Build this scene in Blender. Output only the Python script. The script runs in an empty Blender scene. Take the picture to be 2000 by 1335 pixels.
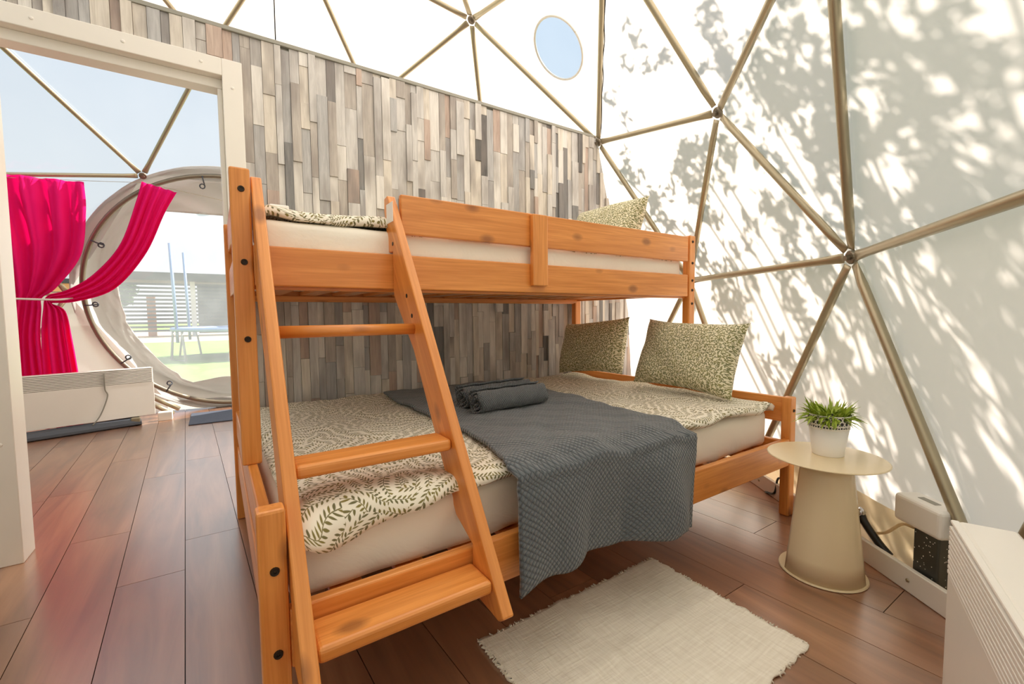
import bpy, bmesh, math, random
import numpy as np
from mathutils import Vector, Matrix
R_ = random.Random(7)
rng = np.random.default_rng(5)
sc = bpy.context.scene
COL = sc.collection
PI = math.pi

# ------------------------------------------------------------------ camera
CAM = Vector((-0.04505, -0.90326, 0.89833))
YAW, PITCH, ROLL, FPX = -0.58972, -0.06025, -0.01029, 863.525
cd = bpy.data.cameras.new('camera'); cam = bpy.data.objects.new('camera', cd); COL.objects.link(cam)
fw = Vector((-math.sin(YAW)*math.cos(PITCH), math.cos(YAW)*math.cos(PITCH), math.sin(PITCH)))
rt = Vector((math.cos(YAW), math.sin(YAW), 0)); up = rt.cross(fw)
rt2 = rt*math.cos(ROLL)+up*math.sin(ROLL); up2 = -rt*math.sin(ROLL)+up*math.cos(ROLL)
M = Matrix((rt2, up2, -fw)).transposed().to_4x4(); M.translation = CAM
cam.matrix_world = M
cd.sensor_fit = 'HORIZONTAL'; cd.sensor_width = 36; cd.lens = FPX/2000*36; cd.clip_start = .02; cd.clip_end = 400
sc.camera = cam

# ------------------------------------------------------------------ light
SUN = Vector((.71, .155, .69)).normalized()          # towards the sun
w = bpy.data.worlds.new('sky'); sc.world = w; w.use_nodes = True
nt = w.node_tree; nt.nodes.clear()
tc = nt.nodes.new('ShaderNodeTexCoord'); sx = nt.nodes.new('ShaderNodeSeparateXYZ'); cr = nt.nodes.new('ShaderNodeValToRGB')
bg = nt.nodes.new('ShaderNodeBackground'); wo = nt.nodes.new('ShaderNodeOutputWorld')
nt.links.new(tc.outputs['Generated'], sx.inputs[0]); nt.links.new(sx.outputs['Z'], cr.inputs[0])
cr.color_ramp.elements[0].position = .0; cr.color_ramp.elements[0].color = (.95, .98, 1, 1)
cr.color_ramp.elements[1].position = .75; cr.color_ramp.elements[1].color = (.64, .80, 1.0, 1)
e = cr.color_ramp.elements.new(.22); e.color = (.84, .93, 1, 1)
nt.links.new(cr.outputs[0], bg.inputs[0]); bg.inputs[1].default_value = .80
nt.links.new(bg.outputs[0], wo.inputs[0])
sd = bpy.data.lights.new('sun', 'SUN'); sd.energy = 10.6; sd.angle = math.radians(.45); sd.color = (1, .94, .85)
so = bpy.data.objects.new('sun', sd); COL.objects.link(so)
so.rotation_euler = (-SUN).to_track_quat('-Z', 'Y').to_euler(); so.location = SUN*30
sc.view_settings.view_transform = 'Standard'; sc.view_settings.look = 'None'
sc.view_settings.exposure = 0.12; sc.view_settings.gamma = 1; sc.view_settings.use_curve_mapping = False
try:
    sc.cycles.max_bounces = 12; sc.cycles.diffuse_bounces = 8; sc.cycles.transparent_max_bounces = 16
    sc.cycles.transmission_bounces = 8; sc.cycles.use_denoising = True; sc.cycles.caustics_reflective = False
    sc.cycles.sample_clamp_indirect = 8
except Exception:
    pass

# ------------------------------------------------------------------ node helper
def lin(r, g, b):
    f = lambda c: (c/255/12.92 if c/255 <= .04045 else ((c/255+.055)/1.055)**2.4)
    return (f(r), f(g), f(b), 1)
class G:
    def __init__(s, name):
        s.m = bpy.data.materials.new(name); s.m.use_nodes = True; s.t = s.m.node_tree; s.t.nodes.clear()
        s.out = s.t.nodes.new('ShaderNodeOutputMaterial')
    def n(s, typ, props=None, **inp):
        x = s.t.nodes.new('ShaderNode'+typ)
        for k, v in (props or {}).items(): setattr(x, k, v)
        for k, v in inp.items():
            k = k.replace('_', ' ')
            s.put(x.inputs[k], v)
        return x
    def put(s, sock, v):
        if isinstance(v, bpy.types.NodeSocket): s.t.links.new(v, sock)
        else: sock.default_value = v
    def ma(s, op, a, b=0.0, c=0.0, clamp=False):
        x = s.t.nodes.new('ShaderNodeMath'); x.operation = op; x.use_clamp = clamp
        for i, v in enumerate((a, b, c)): s.put(x.inputs[i], v)
        return x.outputs[0]
    def vm(s, op, a, b=(0, 0, 0)):
        x = s.t.nodes.new('ShaderNodeVectorMath'); x.operation = op
        s.put(x.inputs[0], a); s.put(x.inputs[1], b); return x.outputs[0]
    def mix(s, fac, a, b, mode='MIX'):
        x = s.t.nodes.new('ShaderNodeMix'); x.data_type = 'RGBA'; x.blend_type = mode
        s.put(x.inputs[0], fac); s.put(x.inputs[6], a); s.put(x.inputs[7], b); return x.outputs[2]
    def ramp(s, fac, *stops):
        x = s.t.nodes.new('ShaderNodeValToRGB'); s.put(x.inputs[0], fac); el = x.color_ramp.elements
        while len(el) < len(stops): el.new(.5)
        for e_, (p, c) in zip(el, stops): e_.position = p; e_.color = c
        return x.outputs[0]
    def pos(s, scale=(1, 1, 1), rnd=True):
        p = s.n('NewGeometry').outputs['Position']
        if rnd:
            o = s.n('ObjectInfo').outputs['Random']
            p = s.vm('ADD', p, s.n('CombineXYZ', X=s.ma('MULTIPLY', o, 37.), Y=s.ma('MULTIPLY', o, 91.), Z=s.ma('MULTIPLY', o, 53.)).outputs[0])
        return s.vm('MULTIPLY', p, scale)
    def bump(s, h, strength=.3, dist=.01):
        return s.n('Bump', None, Height=h, Strength=strength, Distance=dist).outputs[0]
    def bsdf(s, color, rough=.5, metal=0., normal=None, **kw):
        b = s.n('BsdfPrincipled', None, Base_Color=color, Roughness=rough, Metallic=metal)
        if normal is not None: s.put(b.inputs['Normal'], normal)
        for k, v in kw.items(): s.put(b.inputs[k.replace('_', ' ')], v)
        return b.outputs[0]
    def end(s, sh):
        s.t.links.new(sh, s.out.inputs[0]); return s.m
    def mixs(s, fac, a, b):
        x = s.t.nodes.new('ShaderNodeMixShader'); s.put(x.inputs[0], fac)
        s.t.links.new(a, x.inputs[1]); s.t.links.new(b, x.inputs[2]); return x.outputs[0]

def plain(name, rgb, rough=.5, metal=0., var=.05, scale=12, bump=0):
    g = G(name); nz = g.n('TexNoise', None, Vector=g.pos((1, 1, 1), False), Scale=scale, Detail=3.).outputs['Fac']
    c = lin(*rgb); lo = tuple(x*(1-var) for x in c[:3])+(1,); hi = tuple(min(1, x*(1+var)) for x in c[:3])+(1,)
    nm = g.bump(nz, bump, .004) if bump else None
    return g.end(g.bsdf(g.mix(nz, lo, hi), rough, metal, nm))

def wood(name, axis, c1=(200, 120, 46), c2=(238, 160, 82), c3=(112, 58, 22), rough=.36, tilt=0.):
    g = G(name); s = [26., 26., 26.]; s[axis] = 1.6
    GP = g.pos((1, 1, 1))
    if tilt: GP = g.n('VectorRotate', {'rotation_type': 'X_AXIS'}, Vector=GP, Angle=tilt).outputs[0]
    p = g.vm('MULTIPLY', GP, tuple(s)); n1 = g.n('TexNoise', None, Vector=p, Scale=1., Detail=5., Roughness=.6, Distortion=.6).outputs['Fac']
    s2 = [160., 160., 160.]; s2[axis] = 5.
    n2 = g.n('TexNoise', None, Vector=g.vm('MULTIPLY', GP, tuple(s2)), Scale=1., Detail=2.).outputs['Fac']
    s3 = [9., 9., 9.]; s3[axis] = 5.0
    v = g.n('TexVoronoi', None, Vector=g.vm('MULTIPLY', GP, tuple(s3)), Scale=1.).outputs['Distance']
    col = g.ramp(n1, (.25, lin(*c1)), (.7, lin(*c2)))
    col = g.mix(g.ma('MULTIPLY', g.ma('SUBTRACT', n2, .42, clamp=True), 2.2, clamp=True), col, lin(*c1))
    knot = g.ma('MULTIPLY', g.ma('SUBTRACT', .20, v), 9., clamp=True)
    col = g.mix(g.ma('MULTIPLY', knot, .62), col, lin(*c3))
    return g.end(g.bsdf(col, rough, normal=g.bump(n2, .06, .002), Coat_Weight=.25, Coat_Roughness=.25))

def canvas_mat(name, rgb, trans=.5, tint=None, bumpy=.25):
    g = G(name); nz = g.n('TexNoise', None, Vector=g.pos((1, 1, 1), False), Scale=2.2, Detail=4.).outputs['Fac']
    nm = g.bump(nz, bumpy, .03)
    c = lin(*rgb); t = lin(*(tint or rgb))
    d = g.n('BsdfDiffuse', None, Color=c, Normal=nm).outputs[0]; tr = g.n('BsdfTranslucent', None, Color=t, Normal=nm).outputs[0]
    return g.end(g.mixs(trans, d, tr))

def film_mat(name, haze=.12, col=(1, 1, 1, 1)):
    g = G(name)
    t = g.n('BsdfTransparent', None, Color=col).outputs[0]; gl = g.n('BsdfGlossy', None, Color=(1, 1, 1, 1), Roughness=.08).outputs[0]
    tr = g.n('BsdfTranslucent', None, Color=(.95, .97, 1, 1)).outputs[0]
    nz = g.n('TexNoise', None, Vector=g.pos((1, 1, 1), False), Scale=3., Detail=3.).outputs['Fac']
    h = g.ma('MULTIPLY', g.ma('ADD', nz, .5), haze)
    return g.end(g.mixs(.04, g.mixs(h, t, tr), gl))

def leaf_print(name, base=(236, 230, 214), leaf=(134, 122, 58), leaf2=(102, 100, 68), S=.031, d=.0120, a=.0084, b=.0031, trans=0.):
    g = G(name); uv = g.n('UVMap').outputs[0]
    nz = g.n('TexNoise', None, Vector=uv, Scale=9., Detail=1.).outputs['Color']
    uv = g.vm('ADD', uv, g.vm('MULTIPLY', g.vm('SUBTRACT', nz, (.5, .5, .5)), (.06, .06, 0)))
    vo = g.n('TexVoronoi', {'voronoi_dimensions': '2D'}, Vector=uv, Scale=13.)
    an = g.ma('MULTIPLY', g.n('SeparateColor', None, Color=vo.outputs['Color']).outputs[0], 6.283)
    uv = g.n('VectorRotate', {'rotation_type': 'Z_AXIS'}, Vector=uv, Angle=an).outputs[0]
    s = g.n('SeparateXYZ', None, Vector=uv); u, v = s.outputs[0], s.outputs[1]
    v1 = g.ma('ADD', v, g.ma('MULTIPLY', g.ma('SINE', g.ma('MULTIPLY', u, 70.)), .005))
    q = g.ma('DIVIDE', v1, S); idx = g.ma('FLOOR', q); wl = g.ma('MULTIPLY', g.ma('SUBTRACT', g.ma('FRACT', q), .5), S)
    flip = g.ma('SUBTRACT', g.ma('MULTIPLY', g.ma('GREATER_THAN', g.ma('FRACT', g.ma('MULTIPLY', idx, .5)), .25), 2.), 1.)
    side = g.ma('GREATER_THAN', wl, 0.)
    uu = g.ma('MULTIPLY', g.ma('ADD', u, g.ma('MULTIPLY', idx, .0071)), flip)
    t = g.ma('ADD', g.ma('DIVIDE', uu, d), g.ma('MULTIPLY', side, .5)); cell = g.ma('FLOOR', t)
    al = g.ma('MULTIPLY', g.ma('SUBTRACT', g.ma('FRACT', t), .5), d)
    aw = g.ma('SUBTRACT', g.ma('ABSOLUTE', wl), a*.66)
    ang = math.radians(50); co, si = math.cos(ang), math.sin(ang)
    x = g.ma('ADD', g.ma('MULTIPLY', al, co), g.ma('MULTIPLY', aw, si))
    y = g.ma('SUBTRACT', g.ma('MULTIPLY', aw, co), g.ma('MULTIPLY', al, si))
    xx = g.ma('DIVIDE', x, a); half = g.ma('MULTIPLY', g.ma('SUBTRACT', 1., g.ma('MULTIPLY', xx, xx)), b)
    m1 = g.ma('MULTIPLY', g.ma('SUBTRACT', half, g.ma('ABSOLUTE', y)), 1/.0012, clamp=True)
    stem = g.ma('MULTIPLY', g.ma('SUBTRACT', .0011, g.ma('ABSOLUTE', wl)), 1/.0007, clamp=True)
    mask = g.ma('MAXIMUM', m1, stem)
    rnd = g.n('TexWhiteNoise', {'noise_dimensions': '2D'}, Vector=g.n('CombineXYZ', X=cell, Y=g.ma('ADD', g.ma('MULTIPLY', idx, 2.), side)).outputs[0]).outputs['Value']
    lc = g.mix(rnd, lin(*leaf), lin(*leaf2))
    col = g.mix(mask, lin(*base), lc)
    nb = g.n('TexNoise', None, Vector=g.pos((1, 1, 1), False), Scale=9., Detail=3.).outputs['Fac']
    return g.end(g.bsdf(col, .85, normal=g.bump(nb, .25, .02), Sheen_Weight=.15))

def leaf_scatter(name, base, leaf, leaf2, cell=.0125, a=.0072, b=.0024):
    g = G(name); uv = g.n('UVMap').outputs[0]; mask = None; rnd = None
    for off in ((0, 0, 0), (.37, .81, 0), (.71, .23, 0)):
        p = g.vm('ADD', uv, off)
        vo = g.n('TexVoronoi', {'voronoi_dimensions': '2D'}, Vector=p, Scale=1/cell, Randomness=.8)
        sc_ = g.n('SeparateColor', None, Color=vo.outputs['Color'])
        l = g.n('VectorRotate', {'rotation_type': 'Z_AXIS'}, Vector=g.vm('SUBTRACT', p, vo.outputs['Position']), Angle=g.ma('MULTIPLY', sc_.outputs[0], 6.283)).outputs[0]
        s_ = g.n('SeparateXYZ', None, Vector=l); xx = g.ma('DIVIDE', s_.outputs[0], a)
        half = g.ma('MULTIPLY', g.ma('SUBTRACT', 1., g.ma('MULTIPLY', xx, xx)), b)
        m = g.ma('MULTIPLY', g.ma('SUBTRACT', half, g.ma('ABSOLUTE', s_.outputs[1])), 1/.0009, clamp=True)
        mask = m if mask is None else g.ma('MAXIMUM', mask, m); rnd = sc_.outputs[1]
    col = g.mix(mask, lin(*base), g.mix(rnd, lin(*leaf), lin(*leaf2)))
    nb = g.n('TexNoise', None, Vector=g.pos((1, 1, 1), False), Scale=10., Detail=4.).outputs['Fac']
    return g.end(g.bsdf(col, .85, normal=g.bump(nb, .35, .02), Sheen_Weight=.15))

def cloth(name, rgb, scale=9., strength=.3, rough=.9, var=.06):
    g = G(name); nb = g.n('TexNoise', None, Vector=g.pos((1, 1, 1), False), Scale=scale, Detail=5., Distortion=.8).outputs['Fac']
    c = lin(*rgb)
    col = g.mix(nb, tuple(x*(1-var) for x in c[:3])+(1,), c)
    return g.end(g.bsdf(col, rough, normal=g.bump(nb, strength, .02), Sheen_Weight=.1))

def waffle(name, c1, c2, cell=.012):
    g = G(name); s = g.n('SeparateXYZ', None, Vector=g.n('UVMap').outputs[0]); k = PI/cell
    a_ = g.ma('ABSOLUTE', g.ma('SINE', g.ma('MULTIPLY', g.ma('ADD', s.outputs[0], s.outputs[1]), k*.7071)))
    b_ = g.ma('ABSOLUTE', g.ma('SINE', g.ma('MULTIPLY', g.ma('SUBTRACT', s.outputs[0], s.outputs[1]), k*.7071)))
    h = g.ma('POWER', g.ma('MULTIPLY', a_, b_), .6)
    nz = g.n('TexNoise', None, Vector=g.pos((1, 1, 1), False), Scale=160., Detail=2.).outputs['Fac']
    col = g.mix(g.ma('MULTIPLY', h, g.ma('ADD', nz, .45), clamp=True), lin(*c1), lin(*c2))
    return g.end(g.bsdf(col, .95, normal=g.bump(g.ma('ADD', h, g.ma('MULTIPLY', nz, .35)), .8, .005), Sheen_Weight=.4))

MW = [wood('pine_x', 0), wood('pine_y', 1), wood('pine_z', 2), wood('pine_slanted', 2, tilt=math.atan(.656))]
M_canvas = canvas_mat('white_canvas', (234, 229, 225), .63, (254, 243, 234))
M_skirt = canvas_mat('tan_skirt', (236, 220, 186), .45)
M_tunnel = canvas_mat('tunnel_canvas', (222, 220, 216), .35, bumpy=.5)
M_film = film_mat('clear_film', .05)
M_film2 = film_mat('hazy_film', .24)
M_steel = plain('galvanised_steel', (172, 161, 136), .36, .7, .08, 6)
M_hub = plain('dull_hub_steel', (140, 130, 114), .45, .8, .1, 20)
M_white = plain('white_paint', (232, 228, 220), .35, 0, .02)
M_enamel = plain('white_enamel', (236, 233, 226), .3, 0, .02)
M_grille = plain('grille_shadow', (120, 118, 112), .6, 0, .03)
M_dark = plain('dark_grey_plastic', (70, 74, 82), .45, 0, .08)
M_black = plain('black_plastic', (18, 18, 20), .3, 0, .05)
M_trim = plain('grey_trim', (150, 148, 138), .5, .2, .03)
M_bolt = plain('bolt_black', (44, 34, 24), .4, .5, .05)
M_sheet = cloth('cream_sheet', (244, 238, 224), 7., .35)
M_duvet = leaf_print('leaf_duvet')
M_pill = leaf_scatter('leaf_pillow', (232, 224, 196), (142, 138, 84), (114, 116, 78))
M_throw = waffle('grey_throw', (64, 70, 76), (98, 105, 110), .011)
M_towel = waffle('grey_towel', (62, 68, 74), (98, 104, 108), .006)
M_table = plain('beige_lacquer', (226, 208, 172), .22, 0, .02)
M_pot = plain('white_pot', (240, 236, 230), .4, 0, .02)
M_potdark = plain('pot_liner', (92, 92, 96), .6, 0, .05)
M_leafg = plain('fake_grass_green', (146, 166, 50), .55, 0, .4, 60)
M_pink = None
def pink():
    g = G('pink_curtain'); nz = g.n('TexNoise', None, Vector=g.pos((30, 30, 2), False), Scale=1., Detail=3.).outputs['Fac']
    col = g.mix(nz, lin(230, 24, 120), lin(246, 54, 150))
    d = g.n('BsdfDiffuse', None, Color=col).outputs[0]; t = g.n('BsdfTranslucent', None, Color=lin(255, 60, 170)).outputs[0]
    return g.end(g.mixs(.45, d, t))
M_pink = pink()
def rugmat():
    g = G('cream_rug'); a_ = g.n('TexNoise', None, Vector=g.pos((140, 12, 1), False), Scale=1., Detail=2.).outputs['Fac']
    b_ = g.n('TexNoise', None, Vector=g.pos((10, 160, 1), False), Scale=1., Detail=2.).outputs['Fac']
    h = g.ma('ADD', a_, b_)
    return g.end(g.bsdf(g.ramp(g.ma('MULTIPLY', h, .5), (.35, lin(226, 218, 202)), (.65, lin(242, 236, 222))), .95, normal=g.bump(h, .5, .004)))
M_rug = rugmat()
def floormat():
    g = G('laminate_floor'); o = g.n('ObjectInfo').outputs['Random']
    n1 = g.n('TexNoise', None, Vector=g.pos((9, .8, 1)), Scale=1., Detail=4., Roughness=.55, Distortion=1.2).outputs['Fac']
    n2 = g.n('TexNoise', None, Vector=g.pos((3.0, 1.1, 1)), Scale=1., Detail=3.).outputs['Fac']
    n3 = g.n('TexNoise', None, Vector=g.pos((240, 9, 1)), Scale=1., Detail=2.).outputs['Fac']
    c = g.ramp(n1, (.30, lin(124, 86, 62)), (.52, lin(160, 110, 78)), (.74, lin(186, 134, 98)))
    c = g.mix(g.ma('MULTIPLY', g.ma('SUBTRACT', n2, .42, clamp=True), 2.4, clamp=True), c, lin(104, 74, 58))
    c = g.mix(g.ma('MULTIPLY', n3, .25), c, lin(118, 80, 58))
    c = g.mix(g.ma('MULTIPLY', o, .2), c, lin(128, 92, 70))
    return g.end(g.bsdf(c, .34, normal=g.bump(n3, .03, .001), IOR=1.6, Coat_Weight=1., Coat_Roughness=.27, Coat_IOR=2.1))
M_floor = floormat()
M_sub = plain('dark_subfloor', (40, 30, 26), .9)
PL = []
for nm, c1, c2 in (('pale', (204, 200, 194), (230, 226, 220)), ('cream', (198, 190, 178), (226, 219, 208)), ('grey', (158, 157, 157), (192, 191, 190)),
                   ('taupe', (164, 156, 149), (196, 189, 181)), ('rose', (172, 150, 138), (202, 183, 170)), ('slate', (108, 107, 108), (146, 145, 143)),
                   ('dark', (80, 78, 78), (116, 113, 109)), ('blend', (182, 179, 176), (214, 211, 207))):
    g = G('strip_'+nm)
    n1 = g.n('TexNoise', None, Vector=g.pos((60, 60, 5)), Scale=1., Detail=5., Roughness=.65, Distortion=.8).outputs['Fac']
    n2 = g.n('TexNoise', None, Vector=g.pos((9, 9, 3)), Scale=1., Detail=3.).outputs['Fac']
    c = g.ramp(n1, (.3, lin(*c1)), (.68, lin(*c2)))
    c = g.mix(g.ma('MULTIPLY', g.ma('SUBTRACT', n2, .47, clamp=True), 3.0, clamp=True), c, lin(132, 124, 120))
    PL.append(g.end(g.bsdf(c, .7, normal=g.bump(n1, .25, .003))))
M_grass = plain('lawn', (118, 150, 66), .9, 0, .3, 3)
M_sand = plain('sand', (226, 200, 156), .95, 0, .15, 2)

# ------------------------------------------------------------------ mesh helpers
def tag(o, label=None, cat=None, group=None, kind=None):
    if label: o['label'] = label
    if cat: o['category'] = cat
    if group: o['group'] = group
    if kind: o['kind'] = kind
    return o
def wloc(o):
    p = Vector((0, 0, 0))
    while o: p += o.location; o = o.parent
    return p
def mk(name, V, F, mat, parent=None, smooth=False, uv=None, base=False):
    """one mesh object built from world coordinates; origin at its centre"""
    V = np.asarray(V, float).reshape(-1, 3)
    c = (V.max(0)+V.min(0))/2
    if base: c[2] = V[:, 2].min()
    me = bpy.data.meshes.new(name); me.from_pydata((V-c).tolist(), [], [list(map(int, f)) for f in F])
    if uv is not None:
        l = me.uv_layers.new(name='UVMap')
        lu = np.empty(len(me.loops), dtype=np.int32); me.loops.foreach_get('vertex_index', lu)
        l.data.foreach_set('uv', np.asarray(uv, float)[lu].ravel())
    if smooth: me.polygons.foreach_set('use_smooth', [True]*len(me.polygons))
    for m_ in (mat if isinstance(mat, list) else [mat]): me.materials.append(m_)
    o = bpy.data.objects.new(name, me); COL.objects.link(o)
    o.parent = parent; o.location = Vector(c)-(wloc(parent) if parent else Vector((0, 0, 0)))
    return o
def empty(name, loc):
    o = bpy.data.objects.new(name, None); COL.objects.link(o); o.location = loc; o.empty_display_size = .05; return o
def boxvf(x0, x1, y0, y1, z0, z1):
    V = [(x, y, z) for z in (z0, z1) for y in (y0, y1) for x in (x0, x1)]
    return V, [(0, 2, 3, 1), (4, 5, 7, 6), (0, 1, 5, 4), (2, 6, 7, 3), (0, 4, 6, 2), (1, 3, 7, 5)]
def bev(V, F, r=.004, seg=2):
    bm = bmesh.new(); vs = [bm.verts.new(v) for v in V]
    for f in F: bm.faces.new([vs[i] for i in f])
    bmesh.ops.recalc_face_normals(bm, faces=bm.faces)
    bmesh.ops.bevel(bm, geom=list(bm.edges), offset=r, segments=seg, profile=.5, affect='EDGES', clamp_overlap=True)
    bm.verts.index_update()
    V2 = [tuple(v.co) for v in bm.verts]; F2 = [[v.index for v in f.verts] for f in bm.faces]; bm.free(); return V2, F2
def box(name, x0, x1, y0, y1, z0, z1, mat, parent=None, r=.004, base=False):
    V, F = boxvf(x0, x1, y0, y1, z0, z1)
    if r: V, F = bev(V, F, r)
    return mk(name, V, F, mat, parent, base=base)
def prism(poly, ax, t0, t1):
    """extrude 2D polygon; ax: 0 -> (y,z) extruded in x; 1 -> (x,z) in y; 2 -> (x,y) in z"""
    n = len(poly); V = []
    for t in (t0, t1):
        for a, b in poly: V.append({0: (t, a, b), 1: (a, t, b), 2: (a, b, t)}[ax])
    F = [list(range(n)), list(range(2*n-1, n-1, -1))]+[[i, i+n, (i+1) % n+n, (i+1) % n] for i in range(n)]
    bm = bmesh.new(); vs = [bm.verts.new(v) for v in V]
    for f in F: bm.faces.new([vs[i] for i in f])
    bmesh.ops.recalc_face_normals(bm, faces=bm.faces)
    F = [[v.index for v in f.verts] for f in bm.faces] if bm.verts.index_update() is None else F
    bm.free(); return V, F
def tubevf(pts, r, n=8, caps=True):
    P = [Vector(p) for p in pts]; V = []; F = []
    ref = Vector((0, 0, 1)); 
    t0 = (P[1]-P[0]).normalized()
    if abs(t0.dot(ref)) > .9: ref = Vector((1, 0, 0))
    a = t0.cross(ref).normalized()
    for i, p in enumerate(P):
        t = (P[min(i+1, len(P)-1)]-P[max(i-1, 0)]).normalized()
        a = (a-t*a.dot(t)).normalized(); b = t.cross(a); rr = r[i] if isinstance(r, (list, tuple)) else r
        for k in range(n):
            q = 2*PI*k/n; V.append(tuple(p+(a*math.cos(q)+b*math.sin(q))*rr))
    for i in range(len(P)-1):
        for k in range(n): F.append([i*n+k, i*n+(k+1) % n, (i+1)*n+(k+1) % n, (i+1)*n+k])
    if caps: F += [list(range(n))[::-1], [(len(P)-1)*n+k for k in range(n)]]
    return V, F
def tube(name, pts, r, mat, parent=None, n=8, base=False):
    V, F = tubevf(pts, r, n); return mk(name, V, F, mat, parent, True, base=base)
def spline(pts, k=8):
    P = [Vector(p) for p in pts]; P = [P[0]*2-P[1]]+P+[P[-1]*2-P[-2]]; o = []
    for i in range(1, len(P)-2):
        for j in range(k):
            t = j/k; a, b, c, d = P[i-1:i+3]
            o.append(.5*((2*b)+(c-a)*t+(2*a-5*b+4*c-d)*t*t+(3*b-a-3*c+d)*t**3))
    o.append(P[-2]); return o
def lathevf(prof, cx, cy, n=32, caps=(False, False)):
    V = []; F = []; m = len(prof)
    for r, z in prof:
        for k in range(n): q = 2*PI*k/n; V.append((cx+r*math.cos(q), cy+r*math.sin(q), z))
    for i in range(m-1):
        for k in range(n): F.append([i*n+k, i*n+(k+1) % n, (i+1)*n+(k+1) % n, (i+1)*n+k])
    if caps[0]: F.append(list(range(n))[::-1])
    if caps[1]: F.append([(m-1)*n+k for k in range(n)])
    return V, F
def join(*vf):
    V = []; F = []
    for v, f in vf:
        o = len(V); V += [tuple(x) for x in v]; F += [[i+o for i in q] for q in f]
    return V, F
def gridvf(nu, nv, fn, flip=False):
    V = []; F = []
    for j in range(nv+1):
        for i in range(nu+1): V.append(fn(i/nu, j/nv))
    for j in range(nv):
        for i in range(nu):
            a = j*(nu+1)+i; q = [a, a+1, a+nu+2, a+nu+1]; F.append(q[::-1] if flip else q)
    return V, F
def solid(o, t, off=0):
    m = o.modifiers.new('thickness', 'SOLIDIFY'); m.thickness = t; m.offset = off; return o
def clip(poly, pts):
    """clip polygon by convex polygon pts (counter-clockwise)"""
    out = poly
    for i in range(len(pts)):
        a, b = pts[i], pts[(i+1) % len(pts)]; inp = out; out = []
        ins = lambda p: (b[0]-a[0])*(p[1]-a[1])-(b[1]-a[1])*(p[0]-a[0]) >= -1e-9
        for k in range(len(inp)):
            p, q = inp[k], inp[(k+1) % len(inp)]
            if ins(p): out.append(p)
            if ins(p) != ins(q):
                d1 = (b[0]-a[0])*(p[1]-a[1])-(b[1]-a[1])*(p[0]-a[0]); d2 = (b[0]-a[0])*(q[1]-a[1])-(b[1]-a[1])*(q[0]-a[0])
                t = d1/(d1-d2); out.append((p[0]+(q[0]-p[0])*t, p[1]+(q[1]-p[1])*t))
        if len(out) < 3: return []
    return out
def wob(x, y, s=1.):
    return (math.sin(x*7.3*s+1.1)*math.sin(y*5.9*s+.4)+.6*math.sin(x*13.1*s+y*9.7*s+2.)+.35*math.sin(x*23*s-y*19*s+.7))/1.6

# ------------------------------------------------------------------ the geodesic dome (frequency 3)
DC = np.array([-.234, 1.566, .612]); DR = 2.936; DPHI = .815
def geodesic():
    V = [(0, 0, 1.)]
    for k in range(5): a = 2*PI*k/5; V.append((2/5**.5*math.cos(a), 2/5**.5*math.sin(a), 1/5**.5))
    for k in range(5): a = 2*PI*(k+.5)/5; V.append((2/5**.5*math.cos(a), 2/5**.5*math.sin(a), -1/5**.5))
    V.append((0, 0, -1.)); V = np.array(V); F = []
    ok = lambda a, b: abs(np.linalg.norm(V[a]-V[b])-1.0515) < .01
    for i in range(12):
        for j in range(i+1, 12):
            for k in range(j+1, 12):
                if ok(i, j) and ok(j, k) and ok(i, k): F.append((i, j, k))
    pts = []; key = {}; T = []
    def idx(p):
        p = p/np.linalg.norm(p); k = tuple(np.round(p, 4)+0.)
        if k not in key: key[k] = len(pts); pts.append(p)
        return key[k]
    for a, b, c in F:
        g = {(i, j): idx((V[a]*(3-i-j)+V[b]*i+V[c]*j)/3) for i in range(4) for j in range(4-i)}
        for i in range(3):
            for j in range(3-i):
                T.append((g[i, j], g[i+1, j], g[i, j+1]))
                if i+j < 2: T.append((g[i+1, j], g[i+1, j+1], g[i, j+1]))
    q = np.array(pts); co, si = math.cos(DPHI), math.sin(DPHI)
    W = DC+DR*np.stack([q[:, 0]*co-q[:, 1]*si, q[:, 0]*si+q[:, 1]*co, q[:, 2]], 1)
    return W, T
HW, HT = geodesic()
def hub(x, y, z): return int(np.linalg.norm(HW-np.array([x, y, z]), axis=1).argmin())
H_A, H_B, H_11 = hub(1.517, 1.897, 2.945), hub(2.279, 1.439, 2.123), hub(1.588, .705, 2.746)
H_F, H_8, H_Q = hub(-.512, 4.067, 2.123), hub(.664, 3.917, 2.123), hub(-1.075, 4.333, 1.116)
H_D, H_S = hub(.132, 4.426, 1.162), hub(1.645, -.632, .108)
H_73 = hub(2.373, .334, .061); H_P = hub(-1.496, 3.869, 1.925)
HW[H_S] = np.array([1.70, -.66, .10])
keepT = [t for t in HT if all(HW[i][2] > 0 for i in t)]
edges = sorted({tuple(sorted((t[a], t[b]))) for t in keepT for a, b in ((0, 1), (1, 2), (0, 2))})
doorT = [t for t in keepT if H_D in t]
HEX = sorted({i for t in doorT for i in t}-{H_D})
baseR = sorted([i for i in range(len(HW)) if 0 < HW[i][2] < .3], key=lambda i: math.atan2(HW[i][1]-DC[1], HW[i][0]-DC[0]))
OUT = 1.011
def ow(i, k=OUT): return DC+(HW[i]-DC)*k
clearT = [t for t in keepT if t not in doorT and np.mean([HW[i] for i in t], 0)[1] > 3.05 and np.mean([HW[i] for i in t], 0)[0] < .30 and 1.15 < np.mean([HW[i] for i in t], 0)[2] < 2.75 and np.mean([HW[i] for i in t], 0)[0] > -2.2]
portT = [t for t in keepT if set(t) == {H_A, H_B, H_11}][0]

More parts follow.
